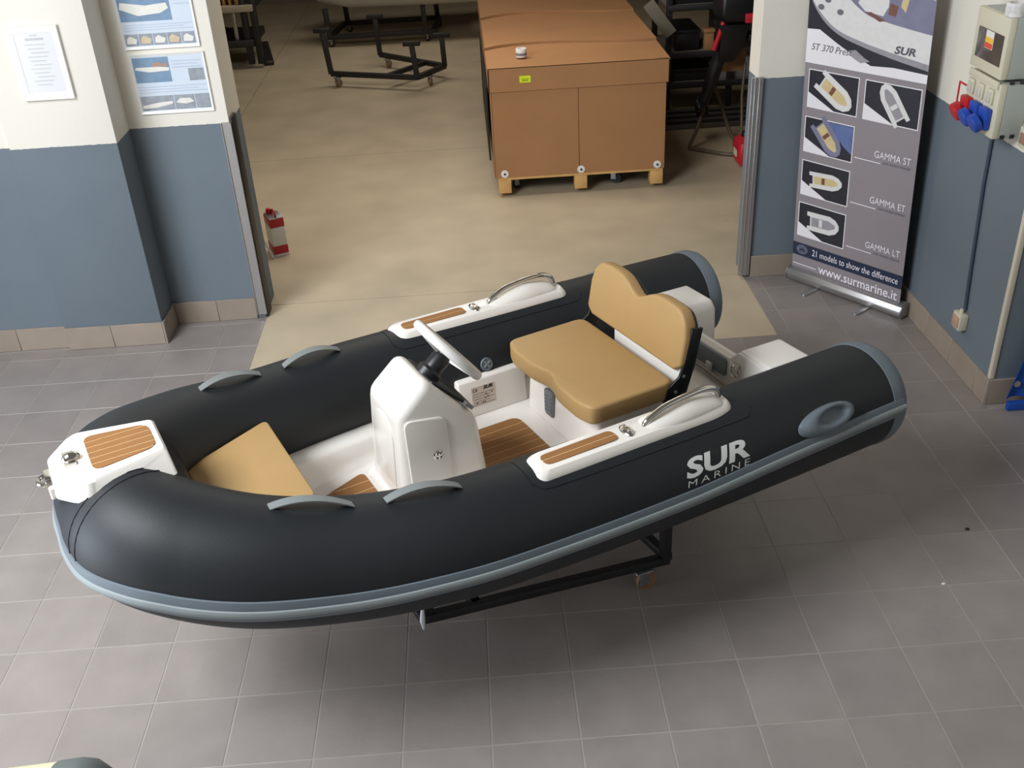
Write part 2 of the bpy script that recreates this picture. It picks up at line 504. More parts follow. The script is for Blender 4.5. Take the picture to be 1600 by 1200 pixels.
# side table: centre values by s for y>0 side
_Q = np.array(smooth_path(half, 10)[40:]); _S = _Q[:, 0]
def tube_at(s):
    return [float(np.interp(s, _S, _Q[:, k])) for k in (1, 2, 3)]
def tube_pt(side, s, th, h=0.0):
    l, z, r = tube_at(s)
    return Vector((s, side * (l + (r + h) * math.cos(th)), z + (r + h) * math.sin(th)))
def tube_nrm(side, th):
    return Vector((0, side * math.cos(th), math.sin(th)))
# rub strake
def strake(prof, lo, hi, th0):
    S = []
    for (c, r, o, u, t) in FR[lo:hi]:
        row = []
        for w, h in prof:
            a = th0(c.x) + w * float(np.interp(c.x, [.5, 1.3], [1.32, 1.0])) / r
            row.append(c + (o * math.cos(a) + u * math.sin(a)) * (r + h))
        S.append(row)
    return loft(S)
TH0 = lambda s: float(np.interp(s, [.4, .75, 1.29, 2.04, 2.30, 2.64, 3.13, 3.4], [-.16, -.12, -.02, .010, .025, .098, .175, .185]))
st = obj('rub_strake', strake([(-.038, -.004), (-.036, .006), (-.015, .011), (.015, .011), (.036, .006), (.038, -.004)], 0, len(FR), TH0), M_grey, boat)
obj('strake_rib', strake([(-.013, .007), (-.011, .017), (-.004, .021), (.004, .021), (.011, .017), (.013, .007)], 0, len(FR), TH0), M_grey_lt, st)
# stern bands
for i, sgn in ((0, -1), (-1, 1)):
    c, r, o, u, t = FR[i]
    t = t * sgn
    S = [ring(c + t * a, r * k, o, u) for a, k in ((-.050, 1.0), (-.049, 1.018), (-.02, 1.024), (.0, 1.02), (.028, .975), (.030, .93))]
    obj('stern_band', loft(S, cap=False), M_grey, boat)
# seams at the bow
for i in (mid - 14, mid + 14, mid + 17, mid - 17):
    c, r, o, u, t = FR[i]
    obj('seam', sweep([c + (o * math.cos(a) + u * math.sin(a)) * (r + .0005) for a in [R(d) for d in range(-60, 125, 5)]], .0022, 6), M_tube, boat)
# lettering on the near side
def on_tube(vf, s0, th0, side, rmean=.222, h=.0018, lift=0.0):
    me = bpy.data.meshes.new('tmp'); me.from_pydata(vf[0], [], vf[1])
    bm = bmesh.new(); bm.from_mesh(me)
    ys = [v.co.y for v in bm.verts]
    y = min(ys) + .004
    while y < max(ys):
        bmesh.ops.bisect_plane(bm, geom=list(bm.verts) + list(bm.edges) + list(bm.faces), plane_co=(0, y, 0), plane_no=(0, 1, 0))
        y += .008
    bm.verts.ensure_lookup_table()
    V = [tuple(tube_pt(side, s0 + v.co.x + lift * v.co.y, th0 + v.co.y / rmean, h)) for v in bm.verts]
    for i, v in enumerate(bm.verts): v.index = i
    F = [tuple(v.index for v in f.verts) for f in bm.faces]
    bm.free(); bpy.data.meshes.remove(me)
    return V, F
lt = obj('lettering', on_tube(fit_text('SUR', .300, .074, bold=.035, shear=.22), 2.262, R(22.6), -1), M_letter, boat, smooth=False)
tag(lt, 'large silver letters SUR on the dark tube')
lt = obj('lettering', on_tube(fit_text('MARINE', .298, .024, bold=-.008, shear=.15, space=1.45), 2.260, R(14.6), -1), M_letter, boat, smooth=False)
tag(lt, 'thin silver letters MARINE on the dark tube')
# oval moulded fitting near the stern, both sides
def oval(side, s0, th0, a, b):
    V, F = [], []
    rings = [(1.0, -.002), (1.0, .005), (.93, .011), (.86, .022), (.74, .032), (.60, .033), (.50, .028), (.44, .012), (.30, .005), (.1, .003)]
    n = 36
    for q, h in rings:
        dx = .04 * (1 - q); dy = .018 * (1 - q)
        for k in range(n):
            an = 2 * PI * k / n
            V.append(tube_pt(side, s0 + dx + a * q * math.cos(an), th0 + (dy + b * q * math.sin(an)) / .226 + .22 * a * q * math.cos(an), h))
    for i in range(len(rings) - 1):
        for k in range(n): F.append((i * n + k, i * n + (k + 1) % n, (i + 1) * n + (k + 1) % n, (i + 1) * n + k))
    F.append(tuple(range((len(rings) - 1) * n, len(rings) * n)))
    return V, F
for side in (-1, 1):
    obj('stern_fitting', oval(side, 2.965, R(29), .152, .056), M_grey, boat, ang=60)
# valve on the inner side of the far tube
vp, vn = tube_pt(1, 2.065, R(165)), tube_nrm(1, R(165))
q = vn.to_track_quat('Z', 'Y').to_matrix().to_4x4()
v = obj('valve', xf(lathe([(.030, -.003), (.030, .006), (.027, .009), (.022, .006), (.006, .006)], 24), Matrix.Translation(vp) @ q), M_grey, boat)
obj('valve_cross', xf(join(box(-.02, .02, -.003, .003, .005, .011), box(-.003, .003, -.02, .02, .005, .011)), Matrix.Translation(vp) @ q @ Matrix.Rotation(.6, 4, 'Z')), M_grey_lt, v)
# grey grab straps arched over the tube tops
def strap(side, s0, th, L=.155, w=.034, rise=.03):
    S = []
    for k in range(13):
        x = -1 + 2 * k / 12
        hh = rise * (1 - x * x) + .002
        s = s0 + x * L / 2
        row = []
        for wv, dh in ((-w / 2, 0), (w / 2, 0), (w / 2, .005), (-w / 2, .005)):
            row.append(tube_pt(side, s, th + wv / .22, hh + dh))
        S.append(row)
    return loft(S)
for side in (-1, 1):
    for s0, th in ((.945, R(92)), (1.315, R(92))):
        obj('grab_strap', strap(side, s0, th, .265, .036, .036), M_strap, boat, ang=30)

# hull bottom
HW = lambda s: max(.05, (tube_at(max(s, .6))[0] - .14) * min(1, (s - .42) / .5) ** .6)
S = []
for s in (.5, .6, .75, 1.0, 1.4, 2.0, 2.6, 3.04):
    w = HW(s); k = .36 + max(0, (1.0 - s)) * .75
    zt = min(.540, tube_at(max(s, .6))[1] - .10) if s > .85 else tube_at(max(s, .6))[1] - .10
    S.append([(s, -w, zt), (s, -w, zt - .05), (s, -w * .5, (k + zt - .05) / 2 - .015), (s, 0, min(k, zt - .02)), (s, w * .5, (k + zt - .05) / 2 - .015), (s, w, zt - .05), (s, w, zt)])
obj('hull', loft(S), M_gel, boat)

# deck liner (floor with ledges) as an open moulded tray
def liner(s):
    l, z, r = tube_at(max(s, .7))
    li = l - r
    return li
S = []
for s in (.78, .9, 1.02, 1.1, 1.25, 1.4, 1.6, 1.855, 1.885, 2.1, 2.3, 2.6, 2.98):
    li = liner(s); f = max(.03, li - (.115 if s < 1.87 else .045))
    zf = .55
    zl = .655 + max(0, 1.4 - s) * .06
    prof = [(0, zf), (f - .02, zf), (f, zf + .006), (f + .022, zf + .05), (f + .034, zl - .012), (f + .05, zl), (li + .03, zl + .008), (li + .10, zl - .06)]
    row = [(s, -a, b) for a, b in reversed(prof)] + [(s, a, b) for a, b in prof[1:]]
    S.append(row)
obj('deck_liner', loft(S, cap=False, closed=False), M_gel, boat, ang=50)
# bow locker under the cushion
obj('bow_locker', loft([[(.66, -.10, .60), (.66, .10, .60), (.66, .10, .845), (.66, -.10, .845)], [(1.0, -.26, .56), (1.0, .26, .56), (1.0, .275, .845), (1.0, -.275, .845)]]), M_gel, boat, bevel=.012, seg=3)
cush = rounded([(.655, -.135), (1.015, -.300), (1.015, .300), (.655, .135)], [.03, .035, .035, .03], 5)
obj('bow_cushion', prism(cush, .845, .897), M_tan, boat, bevel=.012, seg=3)

# teak: planks clipped to an outline
def teak(outline, n, z, parent, width_axis=1, gap=.005, th=.004):
    ys = [p[1] for p in outline]
    y0, y1 = min(ys), max(ys)
    bed = obj('caulk_bed', prism(outline, z, z + th * .62), M_caulk, parent, smooth=False)
    w = (y1 - y0) / n
    for i in range(n):
        p = clip_half(outline, 0, 1, y0 + (i + 1) * w - (gap / 2 if i < n - 1 else -1))
        p = clip_half(p, 0, -1, -(y0 + i * w + (gap / 2 if i > 0 else -1)))
        if len(p) >= 3:
            obj('teak_strip', prism(p, z + .0004, z + th), M_teak, parent, smooth=False)
dt = obj('deck_panel', prism(rounded([(1.62, -.24), (2.125, -.24), (2.125, .24), (1.62, .24)], .05), .548, .553), M_gel, boat)
teak(rounded([(1.625, -.235), (2.12, -.235), (2.12, .235), (1.625, .235)], .045), 9, .553, dt)
dt = obj('deck_panel', prism(rounded([(1.11, -.13), (1.36, -.22), (1.36, .22), (1.11, .13)], .04), .548, .553), M_gel, boat)
teak(rounded([(1.115, -.125), (1.355, -.215), (1.355, .215), (1.115, .125)], .035), 7, .553, dt)

# bow step
def bow_pad():
    rr = [.02, .03, .03, .015, .015, .03, .03, .02]
    def sym8(q): return [(x, -y) for x, y in q] + [(x, y) for x, y in reversed(q)]
    top = rounded(sym8([(.222, .050), (.288, .140), (.322, .166), (.576, .108)]), rr, 4)
    edge = rounded(sym8([(.214, .055), (.283, .148), (.320, .175), (.584, .116)]), rr, 4)
    low = rounded(sym8([(.206, .060), (.262, .145), (.306, .182), (.592, .176)]), rr, 4)
    zl = lambda x: float(np.interp(x, [.20, .31, .60], [1.062, 1.085, 1.085]))
    V = [(x * .9 + .042, y * .75, zl(x) - .004) for x, y in low] + [(x, y, zl(x)) for x, y in low] + [(x, y, 1.150) for x, y in edge] + [(x, y, 1.158) for x, y in top]
    n = len(top)
    F = []
    for i in range(3):
        for k in range(n): F.append((i * n + k, i * n + (k + 1) % n, (i + 1) * n + (k + 1) % n, (i + 1) * n + k))
    F.append(tuple(range(n - 1, -1, -1))); F.append(tuple(range(3 * n, 4 * n)))
    return V, F
bs = obj('bow_step', bow_pad(), M_gel, boat, ang=34)
teak(rounded([(.342, -.118), (.558, -.082), (.558, .082), (.342, .118)], .04), 6, 1.1575, bs)
def ellipsoid(c, a, b, h, n=20):
    V, F = lathe([(1, 0), (.97, .2), (.86, .5), (.66, .75), (.38, .93), (.12, 1.0)], n)
    return [(c[0] + p[0] * a, c[1] + p[1] * b, c[2] + p[2] * h) for p in V], F
bc = obj('bow_cleat', join(ellipsoid((.288, 0, 1.156), .034, .026, .030), box(.262, .30, -.045, .045, 1.156, 1.166)), M_chrome, boat)
te = obj('tow_eye', box(.190, .218, -.036, .036, 1.085, 1.130), M_chrome, boat, bevel=.006)
obj('eye_loop', sweep([(.194 - .026 * math.sin(a), .028 * math.cos(a), 1.108) for a in [PI * k / 10 for k in range(11)]], .008, 8), M_chrome, te)
obj('tow_plate', prism(rounded([(.192, -.048), (.222, -.048), (.222, .048), (.192, .048)], .01), 1.055, 1.095), M_gel, te)

# side steps with teak, cleat and grab handle
for side in (-1, 1):
    def P(x, y, z): return (x, side * y, z)
    zt = lambda x: .953 - (x - 1.72) * .010
    out = rounded([(1.722, .556), (2.592, .548), (2.598, .668), (2.50, .688), (1.74, .692), (1.715, .675)], [.05, .05, .05, .05, .05, .03], 5)
    cx, cy = 2.155, .621
    gro = lambda p, d: (p[0] + (d if p[0] > cx else -d) * min(1, abs(p[0] - cx) / .38), p[1] + (d if p[1] > cy else -d) * min(1, abs(p[1] - cy) / .05))
    rings = []
    for d, dz in ((.012, -.062), (.010, -.030), (.0, -.010), (-.010, .0)):
        rings.append([P(*gro(p, d), zt(p[0]) + dz) for p in out])
    ss = obj('side_step', loft(rings), M_gel, boat, ang=40)
    tag(ss, 'white step on the near tube' if side < 0 else 'white step on the far tube')
    to = [(x, y) for x, y in rounded([(1.762, .592), (2.075, .590), (2.075, .655), (1.762, .657)], .028)]
    if side < 0: to = [(x, -y) for x, y in reversed(to)]
    n0 = set(bpy.data.objects)
    teak(to, 2, .9515, ss)
    # raised hump behind the cleat
    S = []
    for k in range(15):
        t = k / 14
        s = 2.19 + t * .375
        e = math.sin(PI * min(1, max(0, t * 1.0))) ** .45 if 0 < t < 1 else 0
        hgt = .052 * e * (.35 + .65 * min(1, t * 1.8)) + .001
        wid = .036 + .026 * e
        row = []
        for a, b in ((-1, 0), (-.95, .30), (-.72, .62), (-.42, .92), (0, 1), (.42, .92), (.72, .62), (.95, .30), (1, 0)):
            row.append(P(s, .622 + a * wid, zt(s) - .004 + hgt * b))
        S.append(row)
    obj('handle_hump', loft(S), M_gel, ss, ang=50)
    hp = catmull([(2.205, .626, zt(2.2) - .01), (2.215, .626, zt(2.2) + .012), (2.262, .628, zt(2.2) + .040), (2.31, .628, zt(2.2) + .055), (2.40, .628, zt(2.2) + .066), (2.47, .627, zt(2.2) + .068), (2.515, .626, zt(2.2) + .060), (2.545, .625, zt(2.2) + .040), (2.555, .625, zt(2.2) + .01)], 5)
    obj('grab_handle', sweep([P(*p) for p in hp], .013, 10), M_chrome, ss)
    cl_ = join(xf(ellipsoid((0, 0, 0), .022, .044, .013), Matrix.Translation(P(2.128, .622, zt(2.128) - .001))), xf(lathe([(.009, 0), (.010, .012), (.006, .018)], 10), Matrix.Translation(P(2.128, .605, zt(2.128)))), xf(lathe([(.009, 0), (.010, .012), (.006, .018)], 10), Matrix.Translation(P(2.128, .640, zt(2.128)))))
    obj('cleat', cl_, M_chrome, ss)
    # dark wear patch bonded on the tube below the step
    S = []
    for k in range(31):
        s = 1.68 + k * (2.66 - 1.68) / 30
        e = min(1, min(s - 1.68, 2.66 - s) / .06)
        e = math.sqrt(max(0, 1 - (1 - e) ** 2))
        S.append([tube_pt(side, s, R(90) + a * R(22 + 9 * e) , .0022) for a in (-1, -.8, -.6, -.4, -.2, 0, .2, .4, .6, .8, 1)])
    obj('step_patch', loft(S, cap=False, closed=False), M_tube, boat, ang=60)

# console
cp = [(1.385, .55), (1.405, 1.005), (1.540, 1.126), (1.742, .897), (1.775, .55)]
def hwid(z): return .178 - .030 * max(0, (z - .60) / .5)
V = [(s, -hwid(z), z) for s, z in cp] + [(s, hwid(z), z) for s, z in cp]
n = len(cp)
F = [tuple(range(n)), tuple(range(2 * n - 1, n - 1, -1))] + [(i, (i + 1) % n, n + (i + 1) % n, n + i) for i in range(n)]
con = obj('console', (V, F), M_gel, boat, bevel=.040, seg=5, ang=60, bang=30)
# base plinth blending into the deck
obj('console_plinth', loft([[(1.36, -.21, .549), (1.80, -.21, .549), (1.80, .21, .549), (1.36, .21, .549)], [(1.385, -.182, .60), (1.776, -.182, .60), (1.776, .182, .60), (1.385, .182, .60)]]), M_gel, con, bevel=.015, seg=3)
# near side hatch with round latch
hz = [(1.425, .66), (1.60, .66), (1.60, .955), (1.425, .985)]
hat = rounded(hz, .035, 5)
def side_y(z, d): return -(hwid(z) + d)
Va = [(s, side_y(z, -.004), z) for s, z in hat] + [(s, side_y(z, .009), z) for s, z in hat]
m_ = len(hat)
Fa = [tuple(range(m_)), tuple(range(2 * m_ - 1, m_ - 1, -1))] + [(i, (i + 1) % m_, m_ + (i + 1) % m_, m_ + i) for i in range(m_)]
obj('hatch', (Va, Fa), M_gel, con, bevel=.005, seg=2)
lz = .80
Ml = Matrix.Translation((1.548, side_y(lz, .008), lz)) @ Matrix.Rotation(R(90), 4, 'X')
obj('latch', xf(join(lathe([(.021, 0), (.021, .004), (.017, .007), (.013, .004), (.004, .004)], 20), box(-.013, .013, -.003, .003, .003, .010), box(-.003, .003, -.013, .013, .003, .010)), Ml), M_chrome, con)
# moulded arch panel on the bow face
arch = [(-.10, .66), (.10, .66), (.10, .86)] + [(.10 * math.cos(a), .86 + .10 * math.sin(a)) for a in [PI * k / 12 for k in range(1, 12)]] + [(-.10, .86)]
V = [(1.385 + (z - .55) * .0455 + .004, y, z) for y, z in arch] + [(1.385 + (z - .55) * .0455 - .006, y, z) for y, z in arch]
m_ = len(arch)
F = [tuple(range(m_)), tuple(range(2 * m_ - 1, m_ - 1, -1))] + [(i, (i + 1) % m_, m_ + (i + 1) % m_, m_ + i) for i in range(m_)]
obj('front_panel', (V, F), M_gel, con, bevel=.004, seg=2)
# black dash plate, switch panel
dn = Vector((.707, 0, .707)); dd = Vector((.707, 0, -.707)); dl = Vector((0, 1, 0))
d0 = Vector((1.552, 0, 1.108))
obj('dash_plate', place(prism(rounded([(.03, -.115), (.26, -.125), (.26, .125), (.03, .115)], .02), -.004, .007), d0, dd, dl, dn), M_black, con, bevel=.002)
obj('dash_trim', place(prism([(.20, -.150), (.24, -.150), (.24, -.128), (.20, -.128)], -.004, .012), d0, dd, dl, dn), M_alu, con)
# steering wheel
wc = Vector((1.705, 0, 1.140)); wn = Vector((math.cos(R(38.5)), 0, math.sin(R(38.5)))); wu = Vector((-wn.z, 0, wn.x))
sw = obj('steering_wheel', sweep([wc + (dl * math.cos(a) + wu * math.sin(a)) * .152 for a in [2 * PI * k / 40 for k in range(40)]], .0195, 12, closed=True), M_white, boat, ang=80)
for a in (R(90), R(210), R(330)):
    e = dl * math.cos(a) + wu * math.sin(a)
    obj('spoke', beam(wc - wn * .022 + e * .02, wc - wn * .004 + e * .145, .012, .030, up=wn), M_white, sw, bevel=.003)
Mw = Matrix.Translation(wc - wn * .030) @ wn.to_track_quat('Z', 'Y').to_matrix().to_4x4()
obj('wheel_hub', xf(lathe([(.030, -.012), (.036, 0), (.036, .018), (.028, .026), (.005, .028)], 20), Mw), M_black, sw)
Mc = Matrix.Translation(wc - wn * .115) @ wn.to_track_quat('Z', 'Y').to_matrix().to_4x4()
obj('steering_column', xf(lathe([(.052, -.02), (.052, .01), (.040, .022), (.040, .080), (.034, .092)], 20), Mc), M_black, con)

# seat
obj_sb = obj('seat_box', loft([[(2.205, -.29, .55), (2.62, -.29, .55), (2.62, .29, .55), (2.205, .29, .55)], [(2.215, -.285, .70), (2.60, -.285, .70), (2.60, .285, .70), (2.215, .285, .70)], [(2.225, -.28, .802), (2.585, -.28, .802), (2.585, .28, .802), (2.225, .28, .802)]]), M_gel, boat, bevel=.02, seg=3)
vent = rounded([(-.036, .612), (.036, .612), (.036, .745), (-.036, .745)], .020, 4)
yv = .085
V = [(2.213, yv + a, z) for a, z in vent] + [(2.200, yv + a, z) for a, z in vent]
m_ = len(vent)
F = [tuple(range(m_)), tuple(range(2 * m_ - 1, m_ - 1, -1))] + [(i, (i + 1) % m_, m_ + (i + 1) % m_, m_ + i) for i in range(m_)]
ve = obj('vent', (V, F), mat('vent_grey', (112, 118, 120), .5, var=.04), obj_sb, bevel=.003)
for k in range(5):
    obj('vent_slat', box(2.194, 2.2015, yv - .027, yv + .027, .636 + k * .018, .643 + k * .018), MATS['vent_grey'], obj_sb, bevel=.002, seg=1)
def lobes(side=1):
    pass
front = []
for k in range(25):
    y = -.30 + .60 * k / 24
    front.append((2.132 + .030 * math.exp(-(y / .075) ** 2) + .05 * max(0, (abs(y) - .24) / .06) ** 2 * .2, y))
so = [(2.150, -.335), *[], ]
seat_out = [(2.555, -.352), (2.185, -.350), (2.155, -.338)] + [(x, y) for x, y in front] + [(2.155, .338), (2.185, .350), (2.555, .352)]
seat_out = rounded(seat_out, [.05, .02, .02] + [.004] * len(front) + [.02, .02, .05], 3)
obj('seat_cushion', prism(seat_out, .806, .892), M_tan, boat, bevel=.018, seg=3, bang=50)
# backrest with two rounded tops, leaning aft
bo = Vector((2.572, 0, .918)); bu = Vector((.17, 0, 1)).normalized(); bn = Vector((1, 0, -.17)).normalized()
top = []
for k in range(33):
    y = .335 - .67 * k / 32
    a = abs(y)
    h = .268 - .040 * math.exp(-(y / .080) ** 2) - .006 * ((a - .18) / .1) ** 2 - .040 * max(0, (a - .275) / .06) ** 2
    top.append((y, h))
bout = [(-.352, .03), (-.31, 0), (.31, 0), (.352, .03), (.350, .16)] + top + [(-.350, .16)]
bk = obj('backrest', place(prism(bout, 0, .062), bo, dl, bu, bn), M_tan, boat, bevel=.014, seg=3, bang=50)
shell = [(y * .97, h * .93 + .004) for y, h in bout]
obj('backrest_shell', place(prism(shell, .060, .082), bo, dl, bu, bn), M_black, bk, bevel=.006)
for sgn in (-1, 1):
    y = sgn * .347
    arm = [(2.50, .80), (2.615, .80), (2.655, .93), (2.690, 1.10), (2.635, 1.11), (2.605, .97), (2.578, .90), (2.52, .86)]
    V = [(s, y - .006, z) for s, z in arm] + [(s, y + .006, z) for s, z in arm]
    m_ = len(arm)
    F = [tuple(range(m_)), tuple(range(2 * m_ - 1, m_ - 1, -1))] + [(i, (i + 1) % m_, m_ + (i + 1) % m_, m_ + i) for i in range(m_)]
    br = obj('seat_bracket', (V, F), M_black, boat, bevel=.003)
    for (s, z) in ((2.56, .838), (2.60, .90)):
        obj('bolt', xf(lathe([(.008, 0), (.008, .004), (.003, .006)], 8), Matrix.Translation((s, y + sgn * .006, z)) @ Matrix.Rotation(-sgn * R(90), 4, 'X')), M_zinc, br)
obj('back_bar', box(2.60, 2.618, -.345, .16, .80, .93), M_white, boat, bevel=.004)

# raised side lockers with label, tube trim
for side in (-1, 1):
    lo = loft([[(1.885, side * .342, .551), (2.24, side * .342, .551), (2.24, side * .43, .551), (1.885, side * .43, .551)], [(1.895, side * .362, .735), (2.24, side * .362, .735), (2.24, side * .425, .735), (1.895, side * .425, .735)]])
    lk = obj('side_locker', lo, M_gel, boat, bevel=.010, seg=3)
    if side > 0:
        # builder's plate: pale sheet with small black print
        e1 = Vector((1, 0, 0)); e2 = (Vector((0, .362, .735)) - Vector((0, .342, .551))).normalized(); en_ = Vector((0, -e2.z, e2.y))
        o_ = Vector((1.955, .342, .551)) + e2 * .050
        mp = mat('label_sheet', (214, 200, 188), 0.5, var=0.02)
        pl = obj('builder_plate', place(box(0, .122, 0, .098, -.001, .0012), o_, e1, e2, en_), mp, lk, smooth=False)
        ink = mat('black_ink', (30, 28, 28), 0.6, var=0.02)
        sh = [place(fit_text('SUR', .05, .018, bold=.05, shear=.3), o_ + e1 * .060 + e2 * .076, e1, e2, en_, .002), place(fit_text('CE', .024, .015, bold=.02, space=1.2), o_ + e1 * .006 + e2 * .074, e1, e2, en_, .002)]
        grey = mat('grey_ink', (140, 128, 120), 0.6, var=0.02)
        rows = []
        for j in range(5):
            rows.append(place(box(.006, .114 - .02 * (j % 2), .008 + j * .013, .0105 + j * .013, 0, .0002), o_, e1, e2, en_, .0018))
        for (a, b) in ((.065, .03), (.078, .034), (.02, .012), (.05, .010), (.06, .010), (.07, .048), (.1, .05)):
            sh.append(place(box(a, a + .005, b, b + .007, 0, .0003), o_, e1, e2, en_, .002))
        obj('plate_print', join(*sh), ink, pl.parent, smooth=False)
        obj('plate_rule', join(*rows), grey, pl.parent, smooth=False)
    obj('tube_trim', join(sweep([(s, side * (tube_at(s)[0] - tube_at(s)[2] + .012), .742 - .01 * (s - 1.8)) for s in np.linspace(1.78, 2.62, 12)], .006, 8), sweep([(s, side * (tube_at(s)[0] - tube_at(s)[2] + .012), .727 - .01 * (s - 1.8)) for s in np.linspace(1.78, 2.62, 12)], .005, 8)), M_alu, boat)

# splash well, transom, motor blocks
obj('splash_well', join(box(2.62, 2.99, -.395, .395, .64, .668), box(2.60, 2.63, -.36, .36, .56, .668)), M_gel, boat, bevel=.006, seg=2)
tp = [(-.44, .42), (.44, .42), (.44, .835), (.24, .838), (.185, .785), (-.185, .785), (-.24, .838), (-.44, .835)]
V = [(2.985, y, z) for y, z in tp] + [(3.045, y, z) for y, z in tp]
m_ = len(tp)
F = [tuple(range(m_)), tuple(range(2 * m_ - 1, m_ - 1, -1))] + [(i, (i + 1) % m_, m_ + (i + 1) % m_, m_ + i) for i in range(m_)]
ts = obj('transom', (V, F), M_gel, boat, bevel=.010, seg=3)
po = rounded([(-.175, .685), (.085, .685), (.085, .775), (-.175, .775)], .018, 4)
V = [(2.987, y, z) for y, z in po] + [(2.976, y, z) for y, z in po]
m_ = len(po)
F = [tuple(range(m_)), tuple(range(2 * m_ - 1, m_ - 1, -1))] + [(i, (i + 1) % m_, m_ + (i + 1) % m_, m_ + i) for i in range(m_)]
obj('motor_pad', (V, F), mat('grey_pad', (120, 126, 130), 0.6, var=0.04), ts, bevel=.003)
obj('drain_cover', prism(rounded([(2.965, -.085), (2.978, -.085), (2.978, -.045), (2.965, -.045)], .004, 2), .67, .715), M_white, ts, bevel=.003)
obj('lashing_ring', join(sweep([(2.972, -.235 + .022 * math.cos(a), .745 + .026 * math.sin(a)) for a in [2 * PI * k / 16 for k in range(16)]], .005, 8, closed=True), box(2.972, 2.988, -.262, -.208, .764, .782)), M_chrome, ts)
obj('cable_tube', sweep(catmull([(2.935, .36, .69), (2.94, .1, .70), (2.935, -.1, .695), (2.925, -.3, .69), (2.91, -.40, .70)], 6), .010, 8), mat('clear_hose', (128, 118, 106), 0.35, var=0.06), boat)
for side in (-1, 1):
    lo = loft([[(2.99, side * .205, .55), (3.235, side * .205, .55), (3.235, side * .46, .55), (2.99, side * .46, .55)], [(2.992, side * .215, .80), (3.232, side * .215, .80), (3.232, side * .45, .80), (2.992, side * .45, .80)], [(2.995, side * .24, .848), (3.225, side * .24, .842), (3.225, side * .44, .842), (2.995, side * .44, .848)]])
    obj('transom_block', lo, M_gel, boat, bevel=.016, seg=3)

# ------------------------------------------------------------------ casters and cradles
def caster_parts(parent, x, y, ztop, rz=0.0, tyre=None, rw=.045):
    tyre = tyre or M_tyre
    M = Matrix.Translation((x, y, 0)) @ Matrix.Rotation(rz, 4, 'Z')
    zt = ztop
    fk = obj('caster_fork', xf(join(box(-.042, .042, -.035, .035, zt - .006, zt), box(-.022, .022, -.022, -.017, rw - .012, zt - .005), box(-.022, .022, .017, .022, rw - .012, zt - .005), box(-.026, .026, -.023, .023, zt - .022, zt - .005)), M @ Matrix.Translation((0, 0, 0))), M_zinc, parent, bevel=.002, seg=1)
    obj('caster_wheel', xf(lathe([(.012, -.016), (rw * .62, -.015), (rw * .66, -.012), (rw * .95, -.013), (rw, -.007), (rw, .007), (rw * .95, .013), (rw * .66, .012), (rw * .62, .015), (.012, .016)], 22, 'y'), M @ Matrix.Translation((.018, 0, rw))), tyre, fk)
    obj('caster_axle', xf(lathe([(.007, -.026), (.007, .026)], 10, 'y'), M @ Matrix.Translation((.018, 0, rw))), M_zinc, fk)
# cradle under the boat, in boat coordinates
crd = thing('boat_cradle', 'black steel wheeled cradle under the black inflatable boat', 'trolley', BO, R(26))
zr = .135
fr_, re_ = (1.36, .30), (2.42, .53)
for sgn in (-1, 1):
    obj('rail', beam((fr_[0], sgn * fr_[1], zr), (re_[0], sgn * re_[1], zr), .04), M_blacksteel, crd, bevel=.003)
    obj('upright', beam((fr_[0] + .02, sgn * fr_[1], zr), (fr_[0] + .02, sgn * fr_[1], .415), .04), M_blacksteel, crd, bevel=.003)
    obj('upright', beam((re_[0] - .02, sgn * re_[1], zr), (re_[0] - .02, sgn * re_[1], .478), .04), M_blacksteel, crd, bevel=.003)
    caster_parts(crd, 2.30, sgn * .505, zr - .02, R(-8) if sgn < 0 else R(40))
    caster_parts(crd, 1.60, sgn * .10, zr - .02, R(70))
obj('cross_bar', beam((fr_[0], -fr_[1], zr), (fr_[0], fr_[1], zr), .04), M_blacksteel, crd, bevel=.003)
obj('cross_bar', beam((re_[0], -re_[1], zr), (re_[0], re_[1], zr), .04), M_blacksteel, crd, bevel=.003)
obj('cross_bar', beam((1.58, -.348, zr), (1.58, .348, zr), .04), M_blacksteel, crd, bevel=.003)
obj('clear_wrap', sweep([(1.345, -.325, .10), (1.34, -.335, .16), (1.348, -.33, .22)], [.004, .012, .006], 8), mat('clear_film', (225, 228, 232), 0.25, var=0.03), crd)

# empty cradle in the workshop
ec = thing('boat_cradle', 'empty black steel wheeled cradle on the workshop floor', 'trolley', (0, 0, 0))
z0 = .14
P0, P1, P2, P3 = (-1.197, 9.45), (-.174, 9.02), (.14, 9.48), (-.671, 10.28)
def v3(p, z): return (p[0], p[1], z)
for a, b in ((P0, P1), (P1, P2), (P2, P3)):
    obj('rail', beam(v3(a, z0), v3(b, z0), .055), M_blacksteel, ec, bevel=.003)
mid_a = (P0[0] * .35 + P1[0] * .65, P0[1] * .35 + P1[1] * .65)
mid_b = (P3[0] * .28 + P2[0] * .72, P3[1] * .28 + P2[1] * .72)
obj('cross_bar', beam(v3(mid_a, z0), v3(mid_b, z0), .05), M_blacksteel, ec, bevel=.003)
for p, h, pa, dx in ((P0, .615, 0.25, -.045), (P1, .50, 0.25, -.03), (P2, .475, .1, -.01), (P3, .575, .1, -.015)):
    obj('upright', beam(v3(p, z0), (p[0] + dx, p[1], h), .06), M_blacksteel, ec, bevel=.003)
    d = Vector((math.cos(pa), -math.sin(pa) * .3, 0)) * .10
    obj('support_pad', beam(Vector((p[0] + dx, p[1], h + .02)) - d, Vector((p[0] + dx, p[1], h + .02)) + d, .07, .05), M_rubber, ec, bevel=.006)
for (x, y, rz) in ((-1.125, 9.36, R(50)), (-.035, 9.17, R(75)), (-.571, 10.14, R(60))):
    caster_parts(ec, x, y, z0 - .027, rz, rw=.046)
